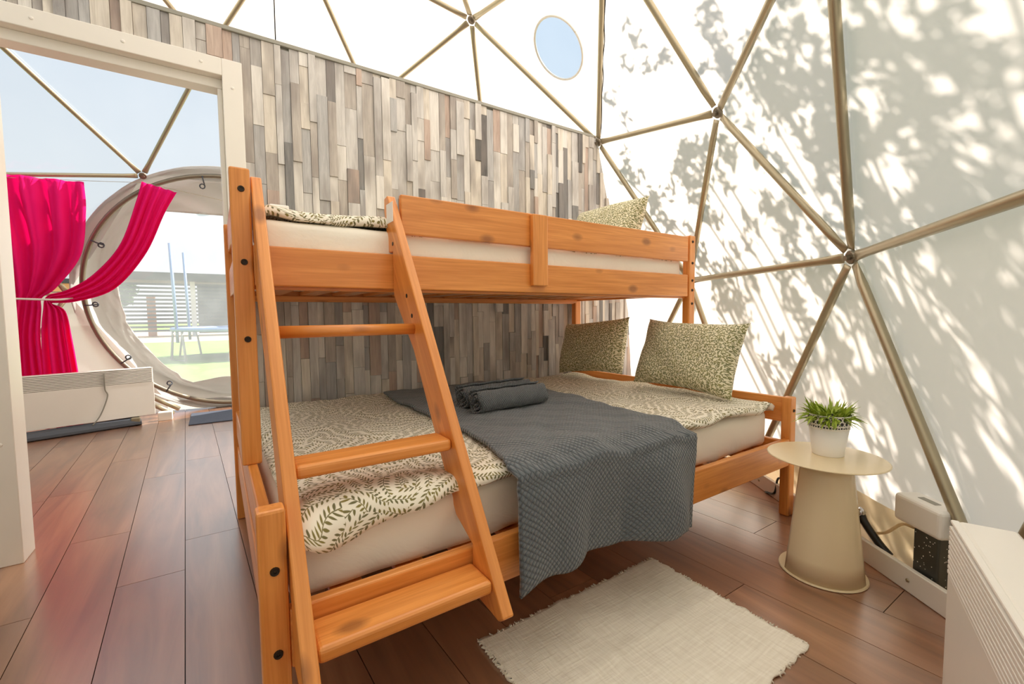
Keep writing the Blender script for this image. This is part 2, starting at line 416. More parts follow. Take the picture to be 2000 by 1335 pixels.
# ------------------------------------------------------------------ ground and floor
gr = box('ground', -60, 60, -40, 120, -.4, -.15, M_grass, r=0); tag(gr, 'green lawn outside the dome, seen through the round door', 'ground', kind='structure')
sp = box('sand_path', -40, 30, 24, 46, -.149, -.14, M_sand, r=0); tag(sp, 'pale sandy strip crossing the lawn before the pergola', 'path', kind='structure')
ap = []
V, F = lathevf([(.001, -.148), (6.2, -.148), (6.2, -.14), (.001, -.14)], DC[0], DC[1], 48)
ag = mk('bounce_apron', V, F, plain('pale_bounce', (168, 161, 147), .95, 0, .12, 30)); tag(ag, 'added unseen pale disc around the dome, bouncing sunlight onto the canvas', 'reflector', kind='structure')  # added, unseen: pale disc to bounce warm sunlight up onto the canvas
fpoly = [tuple((DC+(HW[i]-DC)*1.03)[:2]) for i in baseR]
V, F = prism(fpoly, 2, -.15, -.013); floor = mk('floor', V, F, M_sub); tag(floor, 'brown wood-look plank floor', 'floor', kind='structure')
PW = .187; SL = -.0455
nP = 0
for c in range(-16, 18):
    offs = {-1: 1.03, 0: 1.29, -2: 1.52, -3: .98}.get(c, (c*.47+.31) % 1.25)
    for r in range(-4, 6):
        y0 = offs+(r-1)*1.25; y1 = y0+1.25; g_ = .0011
        q = []
        for (uu, yy) in ((c*PW+g_, y0+g_), ((c+1)*PW-g_, y0+g_), ((c+1)*PW-g_, y1-g_), (c*PW+g_, y1-g_)):
            q.append((uu-.145+.019+SL*yy, yy))
        q = clip(q, fpoly)
        if not q: continue
        if max(p[1] for p in q) < -1.15: continue
        V, F = prism(q, 2, -.013, 0.); mk('plank', V, F, M_floor, floor); nP += 1

# ------------------------------------------------------------------ dome canvas, film and frame
def tri_plane(t, k=OUT):
    a, b, c = [ow(i, k) for i in t]; n = np.cross(b-a, c-a); n /= np.linalg.norm(n)
    if n@(a-DC) < 0: n = -n
    return a, b, c, n
Vc = []; Fc = []
vi = {}
def cv(i):
    if i not in vi: vi[i] = len(Vc); Vc.append(ow(i))
    return vi[i]
for t in keepT:
    if t in doorT or t in clearT or t == portT: continue
    Fc.append([cv(i) for i in t])
# base band of the canvas down to the ground
def basept(i, z, k=1.02):
    p = DC+(HW[i]-DC)*k; return np.array([p[0], p[1], z])
for a, b in zip(baseR, baseR[1:]+baseR[:1]):
    if a in HEX and b in HEX: continue
    o = len(Vc); Vc += [basept(a, -.14), basept(b, -.14)]; Fc.append([cv(a), cv(b), o+1, o])
# facet with the porthole
a, b, c, n = tri_plane(portT)
PC = np.array([1.887, 1.357, 2.631]); PC = PC+n*((a-PC)@n); PR = .185
e1 = np.cross(n, [0, 0, 1]); e1 /= np.linalg.norm(e1); e2 = np.cross(n, e1)
NS = 48; ring = [PC+PR*(e1*math.cos(2*PI*k/NS)+e2*math.sin(2*PI*k/NS)) for k in range(NS)]
tri = [a, b, c]
bound = []
for rp in ring:
    d = (rp-PC)/PR; best = None
    for k in range(3):
        p, q = tri[k], tri[(k+1) % 3]; en = np.cross(q-p, n)
        den = d@en
        if abs(den) > 1e-9:
            tt = ((p-PC)@en)/den
            if tt > 0 and (best is None or tt < best): best = tt
    bound.append(PC+d*best)
for k_ in range(3):   # snap the nearest boundary point to each corner
    j = int(np.argmin([np.linalg.norm(x-tri[k_]) for x in bound])); bound[j] = tri[k_]
o = len(Vc); Vc += ring+bound
for k in range(NS): Fc.append([o+k, o+(k+1) % NS, o+NS+(k+1) % NS, o+NS+k])
can = mk('wall_canvas', Vc, Fc, M_canvas); tag(can, 'white translucent canvas skin stretched over the dome frame', 'canvas', kind='structure')
V = []; F = []
for t in clearT:
    o = len(V); V += [ow(i) for i in t]; F.append([o, o+1, o+2])
fl = mk('window_1', V, F, M_film); tag(fl, 'clear panoramic film panels of the dome beyond the doorway', 'window', kind='structure')
pw_ = empty('window_2', Vector(PC)); tag(pw_, 'round clear porthole in the white canvas', 'window', kind='structure')
mk('pane', [PC]+ring, [[0, k+1, (k+1) % NS+1] for k in range(NS)], film_mat('porthole_film', .03, (.86, .94, 1, 1)), pw_)
tube('rim', [Vector(PC+(PR+.004)*(e1*math.cos(2*PI*k/NS)+e2*math.sin(2*PI*k/NS))-n*.004) for k in range(NS+1)], .008, M_white, pw_, 6)

fr = empty('dome_frame', (DC[0], DC[1], 0)); tag(fr, 'geodesic frame of galvanised steel tubes carrying the canvas', 'frame', kind='structure')
cf = np.array(fw); cp = np.array(CAM)
strut_mesh = {}
def strut(i, j):
    p, q = HW[i], HW[j]; L = round(float(np.linalg.norm(q-p)), 2)
    if L not in strut_mesh:
        n_ = 12; rows = []; ln = np.linalg.norm(q-p)
        zs = [.035, .05, .075, .13, ln/2, ln-.13, ln-.075, ln-.05, ln-.035]
        sqy = [.22, .24, .6, 1, 1, 1, .6, .24, .22]; sqx = [1.15, 1.2, 1.12, 1, 1, 1, 1.12, 1.2, 1.15]
        V = []; F = []
        for z, a_, b_ in zip(zs, sqx, sqy):
            for k in range(n_): th = 2*PI*k/n_; V.append((.0172*a_*math.cos(th), .0172*b_*math.sin(th), z-ln/2))
        for r in range(len(zs)-1):
            for k in range(n_): F.append([r*n_+k, r*n_+(k+1) % n_, (r+1)*n_+(k+1) % n_, (r+1)*n_+k])
        F += [list(range(n_))[::-1], [(len(zs)-1)*n_+k for k in range(n_)]]
        me = bpy.data.meshes.new('strut'); me.from_pydata(V, [], F); me.polygons.foreach_set('use_smooth', [True]*len(F)); me.materials.append(M_steel)
        strut_mesh[L] = me
    o = bpy.data.objects.new('strut', strut_mesh[L]); COL.objects.link(o); o.parent = fr
    z = Vector(q-p).normalized(); mid = (p+q)/2; rad = Vector(mid-DC).normalized(); y = (rad-z*rad.dot(z)).normalized(); x = y.cross(z)
    m = Matrix((x, y, z)).transposed().to_4x4(); m.translation = Vector(mid)-fr.location
    o.matrix_local = m
used = set()
for i, j in edges:
    if H_D in (i, j) or (i in HEX and j in HEX): continue
    if max((HW[i]-cp)@cf, (HW[j]-cp)@cf) < -.1: continue
    if HW[i][2] < .3 and HW[j][2] < .3: continue
    strut(i, j); used |= {i, j}
V, F = join(lathevf([(.001, .012), (.024, .012), (.028, .008), (.028, -.005), (.024, -.010), (.001, -.010)], 0, 0, 16),
            lathevf([(.012, -.011), (.012, -.026), (.001, -.026)], 0, 0, 6))
hm = bpy.data.meshes.new('hub'); hm.from_pydata([tuple(v) for v in V], [], F); hm.materials.append(M_hub)
for i in sorted(used):
    o = bpy.data.objects.new('hub', hm); COL.objects.link(o); o.parent = fr
    z = Vector(HW[i]-DC).normalized(); m = z.to_track_quat('Z', 'Y').to_matrix().to_4x4(); m.translation = Vector(HW[i])-fr.location; o.matrix_local = m
tag(tube('cable', spline([Vector(HW[H_B]+(HW[H_11]-HW[H_B])*t+np.array([.0, -.025+.006*math.sin(t*30), .0])) for t in np.linspace(.03, 1, 12)], 3), .003, M_black), 'thin black cable running up the strut beside the porthole', 'cable')
tag(tube('seam_cord', [(.262, 1.6, 3.3), (.258, 1.6, 2.6), (.255, 1.6, 1.95)], .003, M_black), 'thin dark cord hanging straight down behind the partition top', 'cord')

# plinth boards and tan skirt along the dome foot
def inset(i, d, z):
    p = HW[i][:2]-DC[:2]; r = np.linalg.norm(p); q = DC[:2]+p*(1-d/r); return (q[0], q[1], z)
for nm, a, b in (('right', H_73, H_S), ('head', baseR[(baseR.index(H_73)+1) % len(baseR)], H_73), ('front', H_S, baseR[baseR.index(H_S)-1])):
    A, B = np.array(inset(a, .06, 0)), np.array(inset(b, .06, 0)); d = (B-A)/np.linalg.norm(B-A); nn = np.array([d[1], -d[0], 0.])
    if nn@(DC-A) > 0: nn = -nn
    V = [A, B, B+nn*.018, A+nn*.018]; V = [v+np.array([0, 0, z]) for z in (0.001, .078) for v in V]
    F = [(0, 1, 2, 3), (4, 7, 6, 5), (0, 4, 5, 1), (1, 5, 6, 2), (2, 6, 7, 3), (3, 7, 4, 0)]
    V, F = bev(V, F, .003); bb = mk('baseboard_'+nm, V, F, M_white); tag(bb, None, None, kind='structure'); bb['label'] = 'white plinth board along the foot of the dome, '+{'right': 'beside the round table', 'head': 'behind the bed head', 'front': 'behind the near heater'}[nm]
    if nm == 'right':
        for t in (.12, .47, .85):
            p = A+(B-A)*t-nn*.001+np.array([0, 0, .04]); V, F = lathevf([(.001, .004), (.005, .003), (.006, 0)], 0, 0, 10)
            V = [tuple(p+np.array([d[0]*x+(-nn[0])*z, d[1]*x+(-nn[1])*z, y])) for x, y, z in V]; mk('screw', V, F, M_steel, bb)
    A2, B2 = basept(a, 0, 1.014), basept(b, 0, 1.014)
    def sk(u, v):
        p = A2+(B2-A2)*u; p = p+nn*(.02*math.sin(u*9+1)*v*0+.006*math.sin(u*25)); return (p[0]-nn[0]*.02*v, p[1]-nn[1]*.02*v, .002+.20*v)
    V, F = gridvf(20, 4, sk); s_ = mk('trim_'+nm, V, F, M_skirt, None, True); tag(s_, kind='structure'); s_['label'] = 'tan canvas ground flap behind the white plinth, '+{'right': 'by the round table', 'head': 'by the bed head', 'front': 'by the near heater'}[nm]

# ------------------------------------------------------------------ partition wall with door
WY = 1.452; ZT = 2.15
redge = [(2.285, 2.15), (2.41, 1.667), (2.53, 1.25), (2.60, .989), (2.66, .39), (2.665, 0)]
wp = empty('wall_back', (0, WY, 0)); tag(wp, 'partition clad in narrow vertical strips of weathered wood', 'wall', kind='structure')
pol = [(.03, 0)]+redge[::-1]+[(.03, 2.15)]
V, F = prism(pol, 1, WY+.008, WY+.07); mk('backing', V, F, M_trim, wp)
V, F = boxvf(-.72, .03, WY+.008, WY+.07, 2.0, 2.15); mk('backing', V, F, M_trim, wp)
V, F = boxvf(-2.2, -.74, WY+.008, WY+.07, 0, 2.15); mk('backing', V, F, M_trim, wp)
clipR = [(-3, 0), (2.665, 0)]+redge[::-1][1:]+[(-3, 2.15)]
unit = []
for m_ in PL:
    V, F = boxvf(-.5, .5, -.5, .5, -.5, .5); me = bpy.data.meshes.new('strip'); me.from_pydata(V, [], F); me.materials.append(m_); unit.append(me)
pieces = []
x = -2.2; colr = random.Random(11)
while x < 2.66:
    wd = colr.choice([.028, .032, .036, .04, .044, .05, .058])
    x1 = x+wd; z = -colr.random()*.3
    while z < ZT:
        h = colr.choice([.12, .17, .22, .26, .3, .36, .42, .5]); z1 = min(z+h, ZT)
        z0 = max(z, 0)
        if z1-z0 > .015:
            inside = x1 > -.735 and x < .045 and z0 < 1.99
            if not inside: pieces.append((x, x1, z0, z1))
            elif z1 > 2.0: pieces.append((x, x1, 1.995, z1))
        z += h
    x = x1
sV, sF, sM = [], [], []
wts = [6, 5, 4, 4, 3, 1.6, .8, 6]; nS = 0
def vis(x0, x1, z0, z1):
    if x1 < -.68: return False
    if z1 < .56: return False
    if z0 > .93 and z1 < 1.22 and x0 > .1: return False
    return True
for (x0, x1, z0, z1) in pieces:
    k = colr.choices(range(8), wts)[0]; pr = colr.choice([0, .001, .003, .006, .009, .013]); g_ = .0007
    yf = WY-pr
    poly = clip([(x0+g_, z0+g_), (x1-g_, z0+g_), (x1-g_, z1-g_), (x0+g_, z1-g_)], clipR)
    if len(poly) < 3: continue
    full = len(poly) == 4 and abs(max(p[0] for p in poly)-(x1-g_)) < 1e-6 and abs(max(p[1] for p in poly)-(z1-g_)) < 1e-6 and abs(min(p[0] for p in poly)-(x0+g_)) < 1e-6
    # far right strips are narrower than ten pixels in view: joined
    small = x0 > 2.28 or (x1-x0)*(z1-z0) < .0035
    if vis(x0, x1, z0, z1) and not small and nS < 298:
        nS += 1
        if full:
            o = bpy.data.objects.new('strip', unit[k]); COL.objects.link(o); o.parent = wp
            o.location = ((x0+x1)/2, (yf+WY+.008)/2-WY, (z0+z1)/2); o.scale = (x1-x0-2*g_, WY+.008-yf, z1-z0-2*g_)
        else:
            V, F = prism(poly, 1, yf, WY+.008); mk('strip', V, F, PL[k], wp)
    else:
        V, F = prism(poly, 1, yf, WY+.008); o_ = len(sV); sV += V; sF += [[i+o_ for i in f] for f in F]; sM += [k]*len(F)
st = mk('strip', sV, sF, PL, wp); st.data.polygons.foreach_set('material_index', sM); st['kind'] = 'stuff'
tr = box('trim_1', -2.2, 2.30, WY-.012, WY+.085, 2.15, 2.168, M_trim, r=.002); tag(tr, 'grey metal strip capping the partition wall', 'trim', kind='structure')

dr = empty('door_1', (-.32, WY, 0)); tag(dr, 'white doorway frame opening into the porch', 'door frame', kind='structure')
for (a0, a1, s_) in ((-.745, -.672, 0), (.022, .098, 1)):
    V, F = bev(*boxvf(a0, a1, WY-.024, WY+.1, 0, 1.935 if 0 else 2.018), .003); mk('jamb', V, F, M_white, dr)
    for z in (.45, 1.0, 1.5, 1.9):
        V, F = lathevf([(.0005, .004), (.005, .003), (.007, 0)], 0, 0, 10)
        mk('screw', [((a0+a1)/2+x_, WY-.024-z_, z+y_) for x_, y_, z_ in V], F, M_white, dr)
V, F = bev(*boxvf(-.672, .022, WY-.024, WY+.1, 1.945, 2.018), .003); mk('head', V, F, M_white, dr)
V, F = bev(*boxvf(-.672, .022, WY+.02, WY+.098, 1.905, 1.945), .003); mk('stop', V, F, M_white, dr)
V, F = bev(*boxvf(.004, .022, WY+.02, WY+.098, 0, 1.905), .003); mk('stop', V, F, M_white, dr)
for x_ in (-.55, -.3, -.05):
    V, F = lathevf([(.0005, .004), (.005, .003), (.007, 0)], 0, 0, 10)
    mk('screw', [(x_+a_, WY-.024-c_, 1.982+b_) for a_, b_, c_ in V], F, M_white, dr)

# ------------------------------------------------------------------ bunk bed
BL, BW, UY = 2.06, 1.424, .505
bed = empty('bunk_bed', (1.03, .71, 0)); tag(bed, 'orange pine bunk bed with wide lower berth and narrow upper berth', 'bunk bed')
pw2, pd2 = .0485, .042
def part(name, *a, m=0, r=.004, label=None):
    o = box(name, *a, MW[m], bed, r)
    if label: o['label'] = label
    return o
P_ = {}
P_['tf'] = part('post', 0, pw2, UY, UY+pd2, .49, 1.302, m=2, r=.005)
P_['th'] = part('post', BL-pw2, BL, UY, UY+pd2, .525, 1.302, m=2, r=.005)
P_['rf'] = part('post', 0, pw2, BW-pd2, BW, 0, 1.302, m=2, r=.005)
P_['rh'] = part('post', BL-pw2, BL, BW-pd2, BW, 0, 1.302, m=2, r=.005)
P_['lf'] = part('post', 0, pw2, 0, pd2, 0, .545, m=2, r=.006)
P_['lh'] = part('post', BL-pw2, BL, 0, pd2, 0, .529, m=2, r=.006)
for x0, x1 in ((.012, .037), (BL-.037, BL-.012)):
    ztop = .49 if x0 < 1 else .525
    part('end_board', x0, x1, pd2, BW-pd2, ztop-.11, ztop, m=1)
    part('end_board', x0, x1, pd2, BW-pd2, .21, .33, m=1)
    part('end_board', x0, x1, UY+pd2, BW-pd2, .99, 1.10, m=1)
    part('end_board', x0, x1, UY+pd2, BW-pd2, 1.18, 1.29, m=1)
part('rail', pw2, BL-pw2, .002, .027, .230, .347, m=0)
part('rail', pw2, BL-pw2, BW-.027, BW-.002, .230, .347, m=0)
part('rail', pw2, BL-pw2-.012, UY, UY+.024, .9866, 1.0988, m=0)
part('rail', pw2, BL-pw2, BW-.027, BW-.002, .972, 1.0988, m=0)
part('guard_rail', .470, BL-pw2-.012, UY, UY+.022, 1.166, 1.2935, m=0)
part('guard_block', .985, 1.058, UY-.024, UY-.001, 1.012, 1.288, m=2)
for k in range(13):
    x_ = .14+k*.148
    box('slat', x_, x_+.07, UY+.03, BW-.03, 1.000, 1.016, MW[1], bed, .002)
    box('slat', x_, x_+.07, .03, BW-.03, .285, .300, MW[1], bed, .002)
for y0 in (UY+.025, BW-.047):
    part('slat_bearer', pw2, BL-pw2, y0, y0+.02, .978, .999, m=0, r=.002)
def bolt(post, x, y, z, r=.0075):
    V, F = lathevf([(.0005, .001), (.4*r, .001), (.45*r, .003), (r, .0035), (r*1.15, 0)], 0, 0, 14)
    mk('bolt', [(x+a_, y-c_, z+b_) for a_, b_, c_ in V], F, M_bolt, post)
for z in (1.245, 1.05, .84): bolt(P_['tf'], pw2*.55, UY, z)
for z in (.43, .27, .12): bolt(P_['lf'], pw2*.55, 0, z)
for z in (1.27, 1.16, 1.07, 1.02, .95): bolt(P_['th'], BL-pw2*.5, UY, z, .006)
for z in (.47, .29): bolt(P_['lh'], BL-pw2*.5, 0, z, .006)

# ladder
lad = empty('ladder', (.26, .2, .2)); tag(lad, 'orange pine ladder leaning on the foot end of the bunk bed', 'ladder')
yf_ = lambda z: .0216+.656*(z-.5)
def stringer(x0, x1):
    D = .122
    poly = [(yf_(.275), .275), (yf_(.245)+.004, .252), (yf_(.23)+.035, .236), (-.006, .245), (-.006, .36), (yf_(.40)+D, .40), (yf_(.80)+D, .80), (UY-.006, .965), (UY-.006, 1.106),
            (UY+.032, 1.106), (yf_(1.25)+.06, 1.245), (yf_(1.292)+.03, 1.288), (yf_(1.292), 1.292)]
    V, F = prism(poly, 0, x0, x1); V, F = bev(V, F, .004); return mk('stringer', V, F, MW[3], lad)
sL = stringer(.051, .079); sR = stringer(.436, .464)
tube('rung', [(.079, .335, .862), (.436, .335, .862)], .016, MW[0], lad, 14)
def tread(yc, z, d, t):
    V, F = bev(*boxvf(.079, .436, yc-d/2, yc+d/2, z-t, z), .009, 3); return mk('tread', V, F, MW[0], lad)
tread(.135, .590, .088, .030)
tread(-.052, .318, .096, .03)
V, F = boxvf(.4345, .436, .485, .545, 1.20, 1.262); pl = mk('bracket', V, F, M_enamel, sR); pl['label'] = 'white metal hook plate'
for (x_, z_) in ((.436, 1.13), (.436, .96), (.436, .9)):
    V, F = lathevf([(.0005, .0015), (.006, .001), (.007, 0)], 0, 0, 10); mk('screw', [(x_-c_, yf_(z_)+.06+a_, z_+b_) for a_, b_, c_ in V], F, M_bolt, sR)

# ------------------------------------------------------------------ bedding
def mattress(name, x0, x1, y0, y1, z0, z1, label):
    r = .045; V = []; F = []
    nx, ny, nz = 40, 24, 6
    bm = bmesh.new(); vs = [bm.verts.new(v) for v in boxvf(x0, x1, y0, y1, z0, z1)[0]]
    for f in boxvf(0, 1, 0, 1, 0, 1)[1]: bm.faces.new([vs[i] for i in f])
    bmesh.ops.recalc_face_normals(bm, faces=bm.faces)
    bmesh.ops.bevel(bm, geom=list(bm.edges), offset=.04, segments=4, profile=.6, affect='EDGES')
    bmesh.ops.subdivide_edges(bm, edges=[e for e in bm.edges if e.calc_length() > .3], cuts=24, use_grid_fill=True)
    bmesh.ops.subdivide_edges(bm, edges=[e for e in bm.edges if .09 < e.calc_length() < .3], cuts=4, use_grid_fill=True)
    for v in bm.verts:
        x, y, z = v.co; t = wob(x*1.3+z*3, z*4+y*1.7)
        v.co.z += .004*t
        if y < y0+.06: v.co.y += .004*t+.003*math.sin(x*40+z*30)*max(0, 1-(z-z0)/(z1-z0))
    bm.verts.index_update()
    V2 = [tuple(v.co) for v in bm.verts]; F2 = [[v.index for v in f.verts] for f in bm.faces]; bm.free()
    o = mk(name, V2, F2, M_sheet, None, True, base=True); tag(o, label, 'mattress'); return o
mattress('mattress', .055, 2.005, .09, 1.385, .301, .462, 'thick lower mattress in a cream fitted sheet')
mattress('mattress', .055, 1.995, .535, 1.385, 1.017, 1.182, 'upper berth mattress in a cream fitted sheet')

def zduv(x, y): return .505+.008*wob(x*1.1, y*1.2)+.004*wob(x*3.1, y*2.7)
def over(s, y_e, z_t, r):
    """position (y,z) after travelling s past the bend start at y_e, going over the front edge"""
    if s < 0: return y_e-s, z_t
    if s < r*PI/2: t = s/r; return y_e-r*math.sin(t), z_t-r*(1-math.cos(t))
    return y_e-r, z_t-r-(s-r*PI/2)
def interp(x, xs, ys): return float(np.interp(x, xs, ys))
def duvet_lower(u, v):
    x = .062+u*1.94
    hang = interp(x, [.06, .11, .2, .35, .55, .8, 1.2, 1.6, 1.9, 2.01], [.060, .105, .10, .07, .05, .05, .05, .045, .05, .035])
    tot = 1.28+hang; s = v*tot-1.28; z0 = zduv(x, -s+.11)
    y, z = over(s, .10, z0, .045)
    if s > 0:
        k = min(1, s/.08); y -= .010*k*math.sin(x*21+1)+.006*k; y -= .03*k*max(0, 1-abs(x-.09)/.12)
        z += .006*k*math.sin(x*33); z = max(z, .41)
        if x > 1.75: q = (x-1.75)/.26; z += .04*q*k; y -= .03*q*k*k
    edge = min(u, 1-u); z -= .022*max(0, 1-edge/.02)
    if v < .03: z -= .02*(1-v/.03)
    return (x, y, z)
V, F = gridvf(130, 96, duvet_lower, True)
uvs = [(.062+i/130*1.94, j/96*1.36) for j in range(97) for i in range(131)]
o = mk('duvet', V, F, M_duvet, None, True, uvs, base=True); solid(o, .024, -1); tag(o, 'leaf-patterned white duvet spread over the lower berth', 'duvet')
def duvet_upper(u, v):
    x = .062+u*1.86; hang = .055; tot = .83+hang; s = v*tot-.83
    z0 = 1.222+.010*wob(x*1.3, s*2)+.006*math.sin(x*19)
    y, z = over(s, .575, z0, .035)
    if s > 0: y += .006*math.sin(x*23); z += .008*math.sin(x*17+1)*min(1, s/.04)
    edge = min(u, 1-u); z -= .02*max(0, 1-edge/.02)
    if x > .45: z -= .03*min(1, (x-.45)/.1)*min(1, max(0, (s+.3)/.3)); 
    return (x, max(y, .541), max(z, 1.183))
V, F = gridvf(110, 60, duvet_upper, True)
uvs = [(i/110*1.86, j/60*.885) for j in range(61) for i in range(111)]
o = mk('duvet', V, F, M_duvet, None, True, uvs, base=True); solid(o, .02, -1); tag(o, 'leaf-patterned white duvet on the upper berth', 'duvet')

def throw(u, v):
    xl = interp(v, [0, .25, .5, .72, .8, 1], [.63, .615, .625, .60, .565, .540]); xr = interp(v, [0, .3, .55, .72, .8, .9, 1], [1.41, 1.33, 1.29, 1.31, 1.30, 1.285, 1.275])
    x = xl+(xr-xl)*u
    drop = interp(u, [0, .15, .4, .65, .8, 1], [.345, .335, .335, .34, .35, .375])
    tot = 1.17+drop; s = v*tot-1.17; z0 = zduv(x, max(.1, -s+.09))+.011+.004*wob(x*3, s*4)
    y, z = over(s, .082, z0, .085)
    if s > .06:
        k = min(1, (s-.06)/.25)
        y -= .012+k*(.022*math.sin(u*9.5+.5)+.012*math.sin(u*21+2)*k+.045*math.exp(-((u-.74)/.13)**2))+.012*k
        x += .012*k*math.sin(u*12)
        z += .006*k*math.sin(u*24)
        y = min(y, -.012-.004*k)
    return (x, y, z)
V, F = gridvf(90, 130, throw, True)
uvs = [(i/90*.72, j/130*1.5) for j in range(131) for i in range(91)]
o = mk('throw_blanket', V, F, M_throw, None, True, uvs, base=True); solid(o, .010, 1); tag(o, 'dark grey waffle fleece throw hanging over the lower rail', 'blanket')

def pillow(name, W, Hh, T, mat, label, loc, rot, group='leaf-print pillows'):
    n_, m_ = 30, 22; V = []; F = []; UV = []
    def prof(a): return max(0., 1-abs(a)**3.0)**.5
    for side in (1, -1):
        for j in range(m_+1):
            for i in range(n_+1):
                u, v = i/n_*2-1, j/m_*2-1
                pin = .11; x = W/2*u*(1-pin*(1-v*v)*abs(u)**3); y = Hh/2*v*(1-pin*(1-u*u)*abs(v)**3)
                z = side*T/2*prof(u)*prof(v)*(1+.12*wob(u*.5+side, v*.5))
                V.append((x, y, z)); UV.append((x+side*3, y))
    N = (n_+1)*(m_+1)
    for side in (0, 1):
        for j in range(m_):
            for i in range(n_):
                a_ = side*N+j*(n_+1)+i; q = [a_, a_+1, a_+n_+2, a_+n_+1]; F.append(q if side == 0 else q[::-1])
    Rm = Matrix.Rotation(rot[2], 3, 'Z') @ Matrix.Rotation(rot[1], 3, 'Y') @ Matrix.Rotation(rot[0], 3, 'X')
    V = [tuple(Rm @ Vector(v)+Vector(loc)) for v in V]
    o = mk(name, V, F, mat, None, True, UV, base=True)
    tag(o, label, 'pillow', group); return o
# local x = along bed width (world Y), local y = up, local z = towards foot
def pillow_up(label, cy, cx, cz, W, Hh, T, lean, roll=0., yaw=0.):
    n0 = len(bpy.data.objects)
    o = pillow('pillow', W, Hh, T, M_pill, label, (0, 0, 0), (0, 0, 0))
    B = Matrix(((0, 0, -1), (-1, 0, 0), (0, 1, 0)))   # columns: images of x,y,z
    Rm = Matrix.Rotation(yaw, 3, 'Z') @ Matrix.Rotation(lean, 3, 'Y') @ B @ Matrix.Rotation(roll, 3, 'Z')
    me = o.data; off = o.location.copy()
    for v in me.vertices: v.co = Rm @ (v.co+off)
    lo = min(v.co.z for v in me.vertices)
    for v in me.vertices: v.co.z -= lo
    o.location = (cx, cy, cz); return o
pillow_up('leaf-print pillow propped at the lower berth head, nearest the viewer', .43, 1.885, .512, .56, .36, .20, math.radians(19), roll=math.radians(-2))
pillow_up('leaf-print pillow propped at the lower berth head, beside the partition', 1.10, 1.895, .512, .54, .34, .19, math.radians(16), roll=math.radians(5))
pillow_up('leaf-print pillow leaning at the head of the upper berth', .99, 1.88, 1.192, .56, .37, .19, math.radians(20), roll=math.radians(-1))

def towel(y, x0, x1, z, r, ang, label):
    V = []; F = []; UV = []; nt_ = 80; ns = 24
    for i in range(ns+1):
        for k in range(nt_+1):
            t = k/nt_; th = 2*PI*3.2*t; rr = r*(.18+.82*t)*(1+.03*math.sin(i*.9+k*.2)); q = i/ns
            x = x0+(x1-x0)*q; V.append((x+(.006*math.sin(k*.7) if i in (0, ns) else 0), y+rr*math.cos(th), z+r+rr*math.sin(th)*.98)); UV.append((q*(x1-x0), t*.6))
    for i in range(ns):
        for k in range(nt_): a_ = i*(nt_+1)+k; F.append([a_, a_+1, a_+nt_+2, a_+nt_+1])
    ce, si = math.cos(ang), math.sin(ang); mx = (x0+x1)/2
    V = [(mx+(x-mx)*ce-(yy-y)*si, y+(x-mx)*si+(yy-y)*ce, zz) for x, yy, zz in V]
    o = mk('rolled_towel', V, F, M_towel, None, True, UV, base=True); solid(o, .006, 0); tag(o, label, 'towel', 'rolled towels on the throw'); return o
towel(.575, .765, 1.10, .522, .048, .06, 'rolled dark grey towel on the throw, the nearer of two')
towel(.70, .765, 1.12, .522, .048, .10, 'rolled dark grey towel on the throw, beside the partition behind another')

# ------------------------------------------------------------------ rug, table, plant
rx0, rx1, ry0, ry1 = .52, 1.245, -.40, .122
def rugf(u, v):
    x = rx0+(rx1-rx0)*u; y = ry0+(ry1-ry0)*v
    if u in (0, 1): x += .004*math.sin(v*60)+.003*math.sin(v*23)
    if v in (0, 1): y += .003*math.sin(u*70)
    z = .006+.0025*wob(x*2.2, y*3)+.006*math.exp(-((x-.80-.1*y)/.018)**2)+.004*math.exp(-((y+.13)/.02)**2)
    return (x, y, z)
V, F = gridvf(70, 50, rugf); rug = mk('rug', V, F, M_rug, None, True, base=True); solid(rug, .005, -1); tag(rug, 'small cream woven rug with frayed edges on the floor', 'rug')
V = []; F = []
for k in range(420):
    sd_ = R_.random()
    if sd_ < .62: x = R_.choice([rx0, rx1]); y = ry0+(ry1-ry0)*R_.random(); d = (1 if x > 1 else -1, R_.uniform(-.5, .5))
    else: y = R_.choice([ry0, ry1]); x = rx0+(rx1-rx0)*R_.random(); d = (R_.uniform(-.5, .5), 1 if y > 0 else -1)
    l = R_.uniform(.004, .012); b_ = (x-d[0]*.004, y-d[1]*.004); w_ = .0012
    p = [(b_[0]-d[1]*w_, b_[1]+d[0]*w_), (b_[0]+d[1]*w_, b_[1]-d[0]*w_), (b_[0]+d[0]*l, b_[1]+d[1]*l)]
    o_ = len(V); V += [(a_, c_, .003) for a_, c_ in p]+[(a_, c_, .0075) for a_, c_ in p]; F += [[o_, o_+2, o_+1], [o_+3, o_+4, o_+5], [o_, o_+3, o_+5, o_+2], [o_+1, o_+2, o_+5, o_+4], [o_, o_+1, o_+4, o_+3]]
fg = mk('fringe', V, F, M_rug, rug); fg['kind'] = 'stuff'

